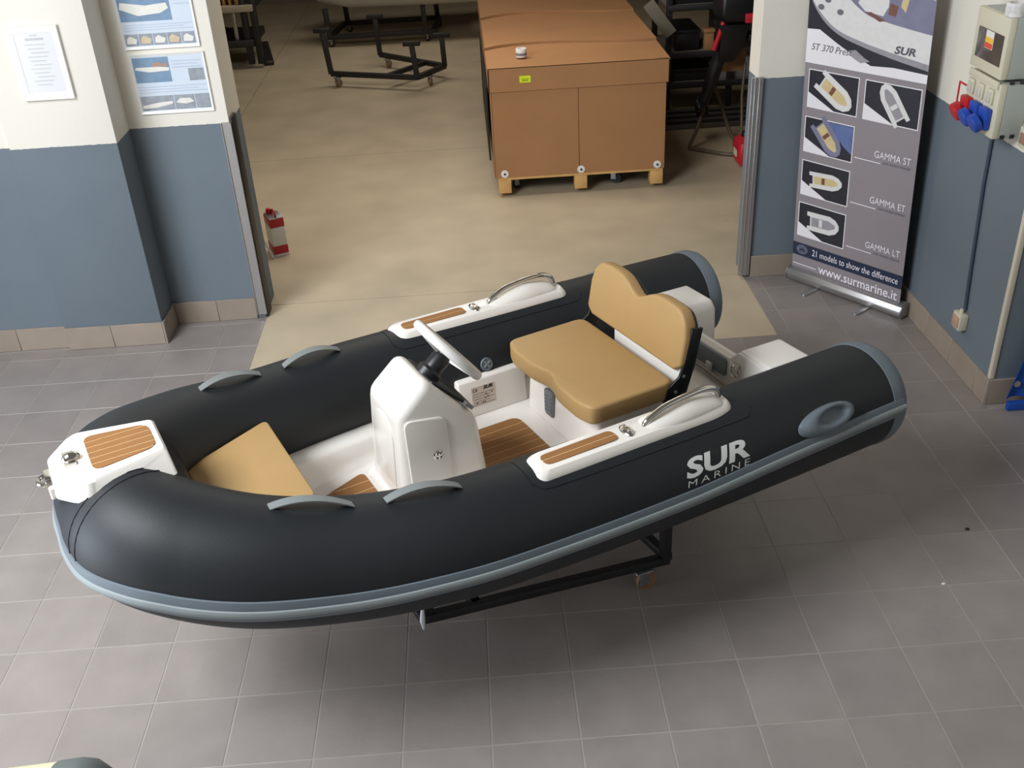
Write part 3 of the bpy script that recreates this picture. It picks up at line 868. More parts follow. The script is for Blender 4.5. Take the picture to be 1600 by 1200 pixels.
# loaded cradle and pale dinghy behind it
lc = thing('boat_cradle', 'black steel cradle carrying the pale dinghy at the back of the workshop', 'trolley')
for a, b in (((-1.40, 11.5, .13), (-.02, 11.5, .13)), ((-1.30, 12.4, .13), (.05, 12.4, .13)), ((-1.42, 11.5, .13), (-1.30, 12.4, .13)), ((-.02, 11.5, .13), (.05, 12.4, .13))):
    obj('rail', beam(a, b, .06), M_blacksteel, lc, bevel=.003)
for x, y, h in ((-1.42, 11.5, .50), (-1.25, 12.4, .485), (-.12, 11.5, .485), (.03, 12.4, .485)):
    obj('upright', beam((x, y, .13), (x - .02, y, h), .065), M_blacksteel, lc, bevel=.003)
    caster_parts(lc, x, y + .02, .105, R(40), tyre=M_rubber, rw=.042)
dg = thing('dinghy', 'pale grey dinghy hull resting on the cradle at the back', 'boat', (0, 0, 0))
obj('hull', loft([[(x, 11.95 - w, z + .18), (x, 11.95 - w, z + .05), (x, 11.95, z), (x, 11.95 + w, z + .05), (x, 11.95 + w, z + .18)] for x, w, z in ((-1.35, .18, .62), (-1.0, .42, .52), (-.4, .48, .50), (.5, .48, .50))]), M_gel, dg, bevel=.01)
for yy in (11.45, 12.45):
    tb = obj('tube', sweep([(-1.62, 11.95 + (yy - 11.95) * .45, .80), (-1.45, 11.95 + (yy - 11.95) * .7, .76), (-1.1, 11.95 + (yy - 11.95) * .95, .72), (0, yy, .70), (.9, yy, .70)], [.16, .19, .21, .21, .21], 20), mat('pale_grey_hypalon', (186, 186, 182), 0.5, var=0.04), dg)
for x in (-.72, -.12):
    obj('slot', box(x, x + .12, 11.232, 11.246, .655, .68), M_black, dg, bevel=.004)

# ------------------------------------------------------------------ carton on pallet and dolly
X0, X1, YB, YE = .575, 2.0, 5.35, 8.95
dol = thing('carton_dolly', 'low wheeled dolly under the pallet of the brown carton', 'dolly', (0, 0, 0))
obj('deck', box(.66, 1.92, 5.475, 8.7, .118, .136), M_blacksteel, dol, bevel=.003)
for x, y, rz in ((.755, 5.54, R(30)), (1.60, 5.54, R(-20)), (.745, 8.4, R(60)), (1.62, 8.4, 0)):
    caster_parts(dol, x, y, .118, rz, tyre=M_rubber, rw=.050)
pal = thing('pallet', 'pine pallet with three front blocks under the brown carton', 'pallet', (0, 0, 0))
for i in range(3):
    bx0 = X0 + .03 + i * (1.395 - .115) / 2
    obj('block', box(bx0, bx0 + .105, YB, YB + .11, .035, .150), M_wood, pal, bevel=.003)
    obj('block', box(bx0, bx0 + .105, YE - .12, YE - .01, .035, .150), M_wood, pal, bevel=.003)
for i in range(14):
    y = YB + i * (YE - YB - .14) / 13
    obj('board', box(X0 + .03, X1 - .01, y, y + .14, .150, .170), M_wood, pal, bevel=.002, seg=1)
ct = thing('carton', 'long brown corrugated carton with overlapping lid on a pine pallet', 'carton', (0, 0, 0))
cm = 1.288
obj('front_panel', box(X0 + .005, cm - .004, YB, YB + .012, .170, .90), M_card, ct, bevel=.002, seg=1)
obj('front_panel', box(cm + .004, X1 - .012, YB, YB + .012, .170, .90), M_card, ct, bevel=.002, seg=1)
obj('seam', box(cm - .006, cm + .006, YB + .008, YB + .02, .170, .90), M_card, ct)
obj('side_panel', box(X0, X0 + .012, YB, YE, .170, .90), M_card, ct, bevel=.002, seg=1)
obj('side_panel', box(X1 - .012, X1, YB, YE, .170, .90), M_card, ct, bevel=.002, seg=1)
obj('back_panel', box(X0, X1, YE - .012, YE, .170, .90), M_card, ct)
# lid: skirt and three top sheets that sag between bowed creases
lx0, lx1, ly0 = X0 - .012, X1 + .022, YB - .014
obj('lid_skirt', box(lx0, lx1, ly0, ly0 + .012, .888, 1.078), M_card, ct, bevel=.002, seg=1)
obj('lid_skirt', box(lx0, lx0 + .012, ly0, YE, .888, 1.070), M_card, ct, bevel=.002, seg=1)
obj('lid_skirt', box(lx1 - .012, lx1, ly0, YE, .888, 1.070), M_card, ct, bevel=.002, seg=1)
ys = [(ly0, ly0), (5.97, 5.97), (7.22, 7.22), (YE, YE)]
def crease(x, j):
    t = (x - lx0) / (lx1 - lx0)
    bow = [0, .17, .24, 0][j]
    return ys[j][0] + bow * math.sin(PI * min(1, t * 1.15) ** .8 / 1.0) * (1 - .55 * t) * 1.0
for j in range(3):
    S = []
    N = 14
    for i in range(N + 1):
        x = lx0 + (lx1 - lx0) * i / N
        t = i / N
        ya, yb = crease(x, j) + (.007 if j else 0), crease(x, j + 1) - .007
        za = 1.078 + (.020 if j else 0)
        row = [(x, ya + (yb - ya) * k / 6, za - (.016 * math.sin(PI * k / 6) * math.sin(PI * t)) - (.020 * (k / 6) if j else 0)) for k in range(7)]
        row += [(p[0], p[1], p[2] - .007 - (.018 * (1 - q / 6) if j else 0)) for q, p in reversed(list(enumerate(row)))]
        S.append(row)
    obj('lid_sheet', loft(S), M_card, ct, ang=25)
for i in range(3):
    bx0 = X0 + .03 + i * (1.395 - .115) / 2 + .055
    w = obj('washer', xf(lathe([(.006, 0), (.032, 0), (.032, .006), (.008, .008), (.007, .003)], 20), Matrix.Translation((bx0, YB, .205)) @ Matrix.Rotation(R(90), 4, 'X')), M_white, ct)
    obj('screw_head', xf(lathe([(.010, .006), (.009, .011), (.002, .012)], 10), Matrix.Translation((bx0, YB, .205)) @ Matrix.Rotation(R(90), 4, 'X')), M_black, w)
yl = mat('fluorescent_paper', (214, 232, 30), 0.6, var=0.03)
sk = obj('sticker', box(.815, .905, ly0 - .0015, ly0 - .0002, .955, 1.008), yl, ct, smooth=False)
obj('sticker_print', join(box(.835, .885, ly0 - .0022, ly0 - .0012, .968, .976), box(.83, .89, ly0 - .0022, ly0 - .0012, .982, .986)), mat('olive_ink', (130, 140, 20), 0.6), sk, smooth=False)
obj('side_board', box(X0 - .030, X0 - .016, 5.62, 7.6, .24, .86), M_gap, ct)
# tape roll on the carton
tr_ = thing('tape_roll', 'small white tape roll standing on top of the brown carton', 'tape roll', (.855, 5.66, 1.083))
obj('roll', lathe([(.030, 0), (.044, 0), (.045, .004), (.045, .062), (.044, .066), (.030, .066), (.029, .06), (.029, .004)], 24), M_white, tr_)
obj('print_band', lathe([(.0455, .014), (.0458, .015), (.0458, .034), (.0455, .035)], 24), mat('grey_print', (120, 122, 128), 0.6, var=.3, scale=60), tr_)

# ------------------------------------------------------------------ red and white solvent can, rod
can = thing('solvent_can', 'red and white metal can with red handle beside the left jamb', 'can', (-1.13, 4.48, 0), R(24))
obj('body', box(-.055, .055, -.085, .085, .085, .235), M_white, can, bevel=.006)
obj('band', box(-.0555, .0555, -.0855, .0855, .235, .300), M_red, can, bevel=.006)
obj('band', box(-.0555, .0555, -.0855, .0855, .020, .085), M_red, can, bevel=.006)
obj('foot_rim', box(-.056, .056, -.086, .086, 0, .022), M_white, can, bevel=.004)
obj('lid', box(-.052, .052, -.082, .082, .298, .306), M_zinc, can, bevel=.003)
_c = obj('cap', lathe([(.02, .300), (.02, .335), (.017, .345), (.004, .346)], 16), M_red, can)
_c.location = (-.02, .045, 0)
obj('handle', sweep([(0, -.07, .300), (0, -.065, .34), (0, .0, .35), (0, .03, .335), (0, .03, .300)], .007, 8), M_red, can)
rod = tag(obj('rod', beam((-1.155, 4.36, .006), (-1.268, 4.39, .31), .012), M_white, None, bevel=.003), 'thin white rod leaning against the red and white can', 'rod')

# ------------------------------------------------------------------ left workshop bench
wb = thing('steel_stand', 'dark steel stand with wooden top at the left of the workshop', 'stand', (0, 0, 0))
obj('top_beam', box(-3.6, -2.20, 10.5, 10.62, .70, .775), mat('weathered_board', (170, 160, 140), 0.7, var=.1), wb, bevel=.006)
obj('top_plate', box(-3.6, -2.20, 10.62, 11.5, .70, .74), M_blacksteel, wb, bevel=.006)
for x in (-2.33, -2.21):
    obj('post', beam((x, 10.60, .05), (x, 10.60, .95), .075), M_blacksteel, wb, bevel=.004)
obj('post', beam((-2.46, 10.6, .30), (-2.46, 10.6, .70), .045), M_alu, wb, bevel=.004)
obj('post', beam((-3.5, 10.6, 0), (-3.5, 10.6, .70), .07), M_blacksteel, wb, bevel=.004)
obj('lower_shelf', box(-3.6, -2.25, 10.52, 11.4, .27, .36), M_blacksteel, wb, bevel=.006)
_c = obj('foot', box(-.06, .06, -.70, .55, 0, .06), M_blacksteel, wb, bevel=.02, seg=3)
_c.location = (-2.27, 11.35, 0); _c.rotation_euler = (0, 0, R(12))
cb = obj('cardboard_sleeve', box(-2.95, -2.70, 10.7, 11.0, .741, .98), M_card, None, bevel=.004)
tag(cb, 'small brown box standing on the steel stand', 'box')
for i in range(4):
    tag(obj('timber_offcut', box(-2.68 + i * .075, -2.65 + i * .075, 10.75, 10.95, .741, .93 + .02 * (i % 2)), M_wood, None, bevel=.003), ('leftmost', 'second from left', 'third from left', 'rightmost')[i] + ' upright timber offcut on the steel stand', 'timber', 'timber offcuts on the steel stand')
tag(obj('coiled_sack', ellipsoid((-2.85, 10.85, .361), .33, .22, .14), M_rubber, None), 'dark sack lying on the lower shelf of the steel stand', 'sack')

# ------------------------------------------------------------------ right side of the workshop: rack, outboard, tank
rk = thing('storage_rack', 'dark steel shelf rack behind the brown carton', 'rack', (0, 0, 0))
for x in (2.42, 3.05, 4.3):
    for y in (7.5, 8.3):
        obj('post', beam((x, y, 0), (x, y, 2.0), .055), M_blacksteel, rk, bevel=.004)
for z in (.30, .60, 1.05, 1.6):
    obj('shelf', box(2.40, 4.35, 7.48, 8.35, z - .02, z), mat('shelf_board', (108, 104, 96), 0.7, var=.1), rk, bevel=.003)
    obj('edge_rail', box(2.40, 4.35, 7.455, 7.482, z - .05, z + .006), M_blacksteel, rk, bevel=.003)
def crate(x0, x1, y0, y1, z0, z1, m, label, cat='box', name='storage_box'):
    tag(obj(name, join(box(x0, x1, y0, y1, z0, z1 - .03), box(x0 - .012, x1 + .012, y0 - .012, y1 + .012, z1 - .03, z1)), m, None, bevel=.005), label, cat)
crate(2.88, 3.5, 7.55, 8.0, .302, .55, mat('grey_bin', (130, 128, 130), .6), 'grey lidded box on the lowest rack shelf behind the outboard')
crate(2.50, 2.74, 7.55, 8.1, .602, .80, M_black, 'black box on the middle rack shelf beside the carton')
crate(2.95, 3.6, 7.55, 8.1, .602, .90, M_rubber, 'larger black box on the middle rack shelf')
crate(2.46, 3.4, 7.55, 8.2, 1.052, 1.40, M_black, 'wide black box on the upper rack shelf')
crate(2.46, 2.86, 7.55, 8.1, .302, .42, M_rubber, 'flat dark box on the lowest rack shelf')
for i in range(7):
    y = 6.92 + i * .085
    ordn = ('nearest', 'second nearest', 'third nearest', 'middle', 'third farthest', 'second farthest', 'farthest')[i]
    tag(obj('steel_profile', beam((2.22, y, .022 + .0), (4.2, y, .022), .045), M_blacksteel if i % 2 else mat('dull_steel', (98, 96, 92), .5, metal=.4), None, bevel=.003), ordn + ' of the seven long steel profiles lying before the rack', 'profile', 'steel profiles on the workshop floor')
pk = obj('plank', beam((2.20, 7.44, 1.10), (2.43, 7.42, .80), .05, .12), mat('old_plank', (120, 112, 100), .7, var=.1), None, bevel=.004)
tag(pk, 'weathered plank leaning on the rack beside the carton', 'plank')
pk.location = (0, -.0, 0)
# outboard motor on a pipe stand
om = thing('outboard_motor', 'black outboard motor leaning on a pipe stand by the right jamb', 'outboard motor', (0, 0, 0))
Y = 6.5
leg = catmull([(2.56, Y, .36), (2.60, Y, .46), (2.66, Y, .66), (2.72, Y, .86), (2.76, Y, 1.0)], 4)
obj('leg', sweep(leg, [.052] * 5 + [.062] * 6 + [.075] * (len(leg) - 11), 12), M_black, om)
obj('gear_case', sweep([(2.52, Y - .10, .335), (2.525, Y - .06, .345), (2.54, Y + .03, .36), (2.56, Y + .12, .38)], [.02, .045, .05, .03], 14), M_black, om)
_c = obj('skeg', prism([(-.03, -.05), (.05, -.04), (.045, .06), (-.03, .05)], -.010, .010), M_black, om, bevel=.004)
_c.matrix_local = Matrix.Translation((2.545, Y, .285)) @ Matrix.Rotation(R(90), 4, 'X')
obj('propeller', sweep([(2.575 + .05 * math.cos(a), Y + .05, .27 + .055 * math.sin(a)) for a in [2 * PI * k / 14 for k in range(14)]], .014, 8, closed=True), M_black, om)
obj('mid_section', loft([[(2.74 + dx - w, Y - d, z), (2.74 + dx + w, Y - d, z), (2.74 + dx + w, Y + d, z), (2.74 + dx - w, Y + d, z)] for dx, w, d, z in ((.0, .07, .07, .74), (.04, .11, .10, .86), (.05, .12, .12, 1.0), (.05, .14, .14, 1.08))]), M_black, om, bevel=.015, seg=2)
obj('clamp_bracket', join(box(2.83, 2.96, Y - .09, Y + .09, .86, .95), box(2.93, 2.99, Y - .10, Y + .10, .92, .98)), M_black, om, bevel=.012)
obj('cowl', loft([[(2.82 - w, Y - d, z), (2.82 + w, Y - d, z), (2.82 + w, Y + d, z), (2.82 - w, Y + d, z)] for w, d, z in ((.14, .15, 1.09), (.17, .19, 1.15), (.17, .20, 1.32), (.13, .15, 1.42))]), M_black, om, bevel=.04, seg=3)
obj('cowl_band', box(2.86, 3.03, Y - .215, Y - .18, 1.10, 1.18), M_red, om, bevel=.01)
obj('tilt_bar', sweep([(2.62, Y - .09, .86), (2.665, Y - .10, 1.0), (2.70, Y - .10, 1.12)], .022, 10), M_red, om)
ps = thing('motor_stand', 'bent pipe stand on the floor holding the black outboard', 'stand', (0, 0, 0))
pm = mat('rusty_pipe', (96, 84, 66), .5, var=.15, scale=20)
obj('loop', sweep(catmull([(2.64, 6.58, .52), (2.60, 6.52, .40), (2.50, 6.40, .16), (2.41, 6.29, .025), (2.47, 6.22, .02), (2.70, 6.03, .02), (2.88, 6.00, .02)], 5), .017, 10), pm, ps)
obj('loop', sweep(catmull([(2.66, 6.60, .56), (2.72, 6.62, .42), (2.80, 6.55, .18), (2.86, 6.42, .025), (2.95, 6.2, .02), (2.88, 6.00, .02)], 5), .017, 10), pm, ps)
obj('post', sweep([(2.97, 6.62, .68), (2.94, 6.55, .40), (2.90, 6.30, .02)], .014, 8), pm, ps)
obj('head_plate', box(2.70, 2.98, 6.645, 6.685, .60, .84), mat('old_timber', (140, 104, 68), .7, var=.15), ps, bevel=.005)
crate(2.79, 2.88, 7.52, 7.62, .602, .80, M_card, 'small brown carton on the middle rack shelf behind the outboard', 'carton', 'small_carton')
tk = thing('fuel_tank', 'red plastic fuel tank by the right jamb', 'fuel tank', (2.86, 5.80, 0))
obj('body', loft([rounded([(-w, -d), (w, -d), (w, d), (-w, d)], .05, 3) and [(x, y, z) for x, y in rounded([(-w, -d), (w, -d), (w, d), (-w, d)], .05, 3)] for w, d, z in ((.10, .10, .0), (.14, .13, .04), (.15, .14, .16), (.14, .13, .22), (.08, .08, .26))]), M_red, tk)
_c = obj('cap', lathe([(.04, .255), (.04, .285), (.035, .292), (.01, .292)], 16), M_black, tk)
_c.location = (-.06, .0, 0)
obj('handle', sweep([(-.0, -.02, .25), (.02, -.02, .30), (.09, -.02, .30), (.11, -.02, .22)], .016, 8), M_red, tk)
obj('label', box(-.153, -.147, -.06, .04, .09, .15), M_cream, tk)

# ------------------------------------------------------------------ roll-up banner
A = Vector((2.528, 3.44, 0)); B2 = Vector((3.045, 2.744, 0))
ux = (B2 - A).normalized(); un = Vector((ux.y, -ux.x, 0))
if un.dot(Vector((-1, -1, 0))) < 0: un = -un
uz = Vector((0, 0, 1)); uy = (uz - ux * .036).normalized()
bn_ = thing('roll_up_banner', 'grey roll-up banner with boat photos in the corner of the showroom', 'banner', tuple(A))
def bp_(vf, h=0.0):
    return [tuple(ux * p[0] + uy * p[1] + un * (p[2] + h)) for p in vf[0]], vf[1]
# cassette and feet
prof = [(-.055, .0), (.035, .0), (.048, .02), (.05, .045), (.035, .075), (.0, .088), (-.04, .085), (-.058, .06)]
S = [[ux * x + un * a + uz * (b + .012) for a, b in prof] for x in (.004, .868)]
cas = obj('cassette', loft(S), M_alu, bn_, bevel=.004)
obj('end_cap', loft([[ux * x + un * a * 1.03 + uz * (b * 1.02 + .011) for a, b in prof] for x in (.868, .876)]), M_zinc, cas)
obj('end_cap', loft([[ux * x + un * a * 1.03 + uz * (b * 1.02 + .011) for a, b in prof] for x in (-.004, .004)]), M_zinc, cas)
for fx in (.235, .630):
    fo = rounded([(fx - .022, -.05), (fx + .022, -.05), (fx + .022, .175), (fx - .022, .175)], [.002, .002, .02, .02], 4)
    obj('foot', ([tuple(ux * p[0] + un * p[1] + uz * p[2]) for p in prism(fo, 0.0, .010)[0]], prism(fo, 0.0, .010)[1]), M_alu, bn_, bevel=.002)
obj('pole', sweep([ux * .42 - un * .05 + uz * .08, ux * .36 - un * .03 + uz * 2.0], .010, 8), M_alu, bn_)
G1 = mat('banner_grey', (140, 132, 136), .45, var=.02)
G2 = mat('banner_navy', (32, 42, 66), .45, var=.03)
GW = mat('banner_white', (232, 228, 232), .45, var=.02)
GD = mat('print_dark', (34, 34, 44), .45, var=.12, scale=25)
GB = mat('print_blue', (92, 108, 158), .45, var=.12, scale=15)
GL = mat('print_boat_white', (218, 216, 214), .45, var=.05, scale=30)
GS = mat('print_boat_shade', (150, 146, 152), .45, var=.1, scale=30)
GT = mat('print_tan', (206, 186, 138), .45, var=.08, scale=30)
GBr = mat('print_brown', (120, 76, 62), .45, var=.1, scale=30)
GP = mat('print_lilac', (122, 122, 146), .45, var=.12, scale=12)
GI = mat('print_grey_ink', (112, 106, 114), .45, var=.03)
pan = obj('panel', bp_(prism([(0.012, .085), (.836, .085), (.836, 2.02), (0.012, 2.02)], -.001, .001)), G1, bn_, smooth=False)
LV = .0012
def pr(name, poly, m, lvl, parent=pan):
    return obj(name, bp_(prism(poly, LV + lvl * .0003, LV + lvl * .0003 + .0004)), m, parent, smooth=False)
def rect(a, b, c, d): return [(a, c), (b, c), (b, d), (a, d)]
pr('white_field', rect(.012, .836, 1.455, 2.02), GW, 0)
# big photo: dark sea, pale boat
pr('sea', [(.012, 1.655), (.10, 1.66), (.22, 1.60), (.33, 1.55), (.47, 1.50), (.62, 1.512), (.836, 1.505), (.836, 2.02), (.012, 2.02)], GD, 1)
ph = catmull([(.012, 1.86), (.06, 1.78), (.14, 1.70), (.25, 1.64), (.40, 1.60), (.60, 1.56), (.836, 1.525)], 5)
pr('boat_hull', [(p[0], p[1]) for p in ph] + [(.836, 2.02), (.012, 2.02)], GS, 2)
pt = catmull([(.012, 1.88), (.05, 1.81), (.12, 1.74), (.22, 1.675), (.36, 1.635), (.55, 1.60), (.836, 1.56)], 5)
pr('boat_tube', [(p[0], p[1]) for p in pt] + [(.836, 2.02), (.012, 2.02)], GL, 3)
pin = catmull([(.16, 2.02), (.22, 1.93), (.30, 1.85), (.42, 1.78), (.55, 1.755), (.70, 1.735), (.836, 1.72)], 5)
pr('boat_deck', [(p[0], p[1]) for p in pin] + [(.836, 2.02)], GP, 4)
pr('bow_cushion', [(.17, 2.02), (.22, 1.935), (.28, 1.885), (.33, 1.90), (.31, 2.02)], GT, 5)
pr('console_print', [(.35, 1.84), (.40, 1.80), (.52, 1.785), (.55, 1.84), (.55, 1.98), (.43, 2.0)], GL, 5)
pr('teak_print', [(.40, 1.795), (.44, 1.80), (.54, 1.762), (.50, 1.752)], GBr, 6)
pr('teak_print', [(.325, 1.86), (.355, 1.87), (.355, 1.93), (.32, 1.93)], GBr, 6)
pr('dash_print', [(.55, 1.80), (.60, 1.79), (.61, 1.85), (.56, 1.86)], GBr, 6)
pr('seat_print', [(.625, 1.85), (.66, 1.82), (.68, 1.93), (.71, 1.965), (.65, 1.965)], GT, 6)
pr('seat_print', [(.775, 1.93), (.83, 1.90), (.836, 2.02), (.79, 2.02)], GT, 6)
pr('console_dark', [(.43, 1.93), (.47, 1.91), (.49, 2.02), (.42, 2.02)], GP, 6)
pr('wheel_print', [(.575 + .022 * math.cos(a), 1.985 + .03 * math.sin(a)) for a in [2 * PI * k / 12 for k in range(12)]], GD, 6)
for (cx, cz) in ((.08, 1.925), (.145, 1.835), (.235, 1.775), (.10, 1.79)):
    pr('strap_print', [(cx + .024 * math.cos(a) * .9 + .008 * math.sin(a), cz + .016 * math.sin(a) - .006 * math.cos(a)) for a in [2 * PI * k / 10 for k in range(10)]], GI, 7)
pr('splash_print', [(.31, 1.565), (.36, 1.575), (.42, 1.54), (.46, 1.522), (.40, 1.505), (.34, 1.53)], GS, 2)
def ptext(s, x, z, w, h, m, name='lettering', lvl=8, **k):
    vf = fit_text(s, w, h, **k)
    vf = ([(p[0] + x, p[1] + z, p[2]) for p in vf[0]], vf[1])
    o = obj(name, bp_(vf, LV + lvl * .0003 + .0006), m, pan, smooth=False)
    return o
ptext('ST 370 Prest', .052, 1.536, .285, .040, GI, shear=.25)
ptext('SUR', .615, 1.592, .135, .045, mat('print_dark_grey', (84, 80, 88), .5), bold=.03, shear=.2)
# product photos
def photo(a, b, c, d, base, name='product_photo'):
    fr = pr(name, rect(a - .006, b + .006, c - .006, d + .006), GW, 1)
    pr('photo_sea', rect(a, b, c, d), base, 2)
    pr('photo_corner', [(a, c), (a + (b - a) * .55, c), (a, c + (d - c) * .40)], GW, 3)
def dinghy_print(cx, cz, L, W, ang, inner, lvl=4, hull=GL, sx=1.0):
    L, W = L * .84, W * .9
    def rot(p): 
        c, s = math.cos(ang), math.sin(ang)
        return (cx + (p[0] * c - p[1] * s) * sx, cz + p[0] * s + p[1] * c)
    o = [(-L / 2, -W / 2), (L * .22, -W / 2), (L * .40, -W * .36), (L * .5, -W * .12), (L * .5, W * .12), (L * .40, W * .36), (L * .22, W / 2), (-L / 2, W / 2), (-L / 2, W * .28), (-L * .40, W * .26), (-L * .40, -W * .26), (-L / 2, -W * .28)]
    pr('dinghy_print', [rot(p) for p in o], hull, lvl)
    i = [(-L * .36, -W * .24), (L * .2, -W * .24), (L * .38, -W * .08), (L * .38, W * .08), (L * .2, W * .24), (-L * .36, W * .24)]
    pr('dinghy_deck', [rot(p) for p in i], inner, lvl + 1)
    pr('dinghy_seat', [rot(p) for p in [(-L * .12, -W * .2), (-L * .02, -W * .2), (-L * .02, W * .2), (-L * .12, W * .2)]], GBr if inner is GT else GL, lvl + 2)
    pr('dinghy_motor', [rot(p) for p in [(-L * .52, -W * .10), (-L * .40, -W * .12), (-L * .40, W * .12), (-L * .52, W * .10)]], GD, lvl + 2)
q_ = [(.050, .400, 1.19, 1.415, GD), (.452, .812, 1.19, 1.415, GD), (.045, .395, .905, 1.122, GD), (.045, .392, .618, .840, GD), (.042, .392, .332, .555, GD)]
for a, b, c, d, m in q_: photo(a, b, c, d, m)
pr('photo_sky', [(.20, 1.118), (.392, 1.118), (.392, .95), (.33, .99)], GB, 3)
dinghy_print(.240, 1.300, .33, .15, R(-32), GT)
dinghy_print(.640, 1.305, .30, .13, R(126), GS, hull=GL)
dinghy_print(.215, 1.015, .30, .145, R(-48), GT, hull=GP)
dinghy_print(.225, .735, .29, .115, R(4), GT)
dinghy_print(.230, .450, .29, .14, R(2), GS)
LT = mat('banner_lettering', (236, 230, 238), .5)
for z, t in ((.972, 'GAMMA ST'), (.684, 'GAMMA ET'), (.388, 'GAMMA LT')):
    ptext(t, .555, z, .245, .042, LT)
    pr('rule', rect(.415, .60, z - .033, z - .028), LT, 3)
    for k_, (a_, b_) in enumerate(((.615, .655), (.662, .725), (.732, .80))):
        pr('caption_stroke', rect(a_, b_, z - .030, z - .016), GI, 3)
pr('navy_band', rect(.012, .836, .186, .276), G2, 1)
pr('emblem', [(.085 + .045 * math.cos(a), .232 + .033 * math.sin(a)) for a in [2 * PI * k / 20 for k in range(20)]], mat('emblem_grey', (92, 98, 116), .5), 2)
pr('emblem_wave', [(.06, .222), (.085, .245), (.11, .225), (.10, .216), (.085, .228), (.07, .216)], G2, 3)
ptext('21 models to show the difference', .168, .212, .640, .044, LT)
pr('rule', rect(.02, .205, .122, .127), LT, 3)
ptext('www.surmarine.it', .225, .104, .590, .060, LT, bold=.01)

# ------------------------------------------------------------------ socket board on the right wall
sb = thing('socket_board', 'grey and cream electrical board with red and blue sockets on the right wall', 'electrical board', (3.10, 2.08, 1.42))
def sbx(name, x0, x1, y0, y1, z0, z1, m, parent=sb, bevel=.006, **k):
    return obj(name, box(x0 - 3.10, x1 - 3.10, y0 - 2.08, y1 - 2.08, z0 - 1.42, z1 - 1.42), m, parent, bevel=bevel, **k)
sbx('upper_box', 2.985, 3.098, 1.925, 2.26, 1.70, 1.985, M_greygreen)
up = sbx('upper_cover', 2.95, 2.986, 1.925, 2.26, 1.70, 1.985, M_cream)
wn_ = sbx('window', 2.945, 2.951, 1.955, 2.215, 1.755, 1.900, mat('smoked_window', (84, 76, 70), .15, var=.05), up, bevel=.003)
sbx('warning_label', 2.943, 2.9452, 2.045, 2.125, 1.815, 1.898, M_white, up, bevel=0)
sbx('label_band', 2.9422, 2.9432, 2.047, 2.123, 1.842, 1.868, mat('label_yellow', (238, 190, 70), .5), up, bevel=0)
sbx('label_band', 2.9422, 2.9432, 2.047, 2.123, 1.817, 1.842, mat('label_red', (220, 80, 60), .5), up, bevel=0)
sbx('lower_box', 2.985, 3.098, 1.90, 2.24, 1.42, 1.685, M_greygreen)
lw = sbx('lower_cover', 2.95, 2.986, 1.90, 2.24, 1.42, 1.685, M_cream)
sbx('fuse_strip', 2.938, 2.952, 1.915, 2.225, 1.66, 1.695, M_cream, bevel=.004)
for i, y in enumerate((2.185, 2.08, 1.975)):
    br = sbx('breaker', 2.936, 2.951, y - .030, y + .030, 1.575, 1.65, M_cream, bevel=.008)
    sbx('breaker_window', 2.930, 2.938, y - .020, y + .020, 1.585, 1.635, mat('clear_cover', (196, 192, 180), .15, var=.05), br, bevel=.005)
    m = M_red if i == 0 else M_blue
    so_ = sbx('socket', 2.915, 2.951, y - .043, y + .043, 1.455, 1.56, m, bevel=.010)
    obj('socket_cap', xf(lathe([(.046, 0), (.048, .006), (.048, .028), (.040, .036), (.010, .038)], 20), Matrix.Translation((2.905 - 3.10, y - 2.08 + .0, 1.492 - 1.42)) @ Matrix.Rotation(R(-118), 4, 'Y')), m, so_)
sbx('lock_handle', 2.945, 2.952, 2.245, 2.325, 1.49, 1.50, M_red, bevel=.003)
sbx('lock_handle', 2.945, 2.952, 2.315, 2.327, 1.49, 1.60, M_red, bevel=.003)
sbx('lock_handle', 2.945, 2.952, 2.245, 2.325, 1.592, 1.602, M_red, bevel=.003)
for z in (1.69, 1.425):
    for x in (2.99, 3.04): sbx('clip', x, x + .022, 1.896, 1.905, z - .006, z + .014, M_blacksteel, bevel=.002)
tag(obj('tape_roll', tr(lathe([(.032, 0), (.046, 0), (.047, .005), (.047, .055), (.046, .06), (.032, .06), (.031, .055), (.031, .005)], 24), 2.995, 1.985, 1.986), mat('printed_tape', (216, 212, 210), .4, var=.25, scale=40), None), 'printed tape roll lying on top of the electrical board', 'tape roll')
cd = thing('wall_socket', 'small cream wall socket at the foot of the dark cable on the right wall', 'socket', (3.10, 2.10, .27))
obj('box', box(-.05, -.001, -.055, .035, 0, .095), M_cream, cd, bevel=.006)
obj('flap', box(-.058, -.048, -.045, .025, .015, .080), mat('smoked_flap', (190, 150, 130), .4), cd, bevel=.004)
_c = obj('gland', lathe([(.012, .09), (.012, .115), (.008, .118)], 10), M_cream, cd)
_c.location = (-.025, -.01, 0)
tag(obj('cable_conduit', join(sweep([(3.088, 2.155, 1.42), (3.088, 2.150, 1.10), (3.088, 2.098, .50), (3.088, 2.085, .385)], .010, 8)), mat('conduit_blue_grey', (62, 76, 90), .5), None), 'dark cable conduit running down from the electrical board', 'conduit')
sw_ = thing('light_switch', 'small cream switch with brown rocker right of the electrical board', 'switch', (3.10, 1.80, 1.40))
obj('plate', box(-.045, -.001, -.045, .045, 0, .10), M_cream, sw_, bevel=.006)
obj('rocker', box(-.052, -.044, -.026, .026, .022, .075), mat('brown_rocker', (150, 118, 98), .4), sw_, bevel=.004)

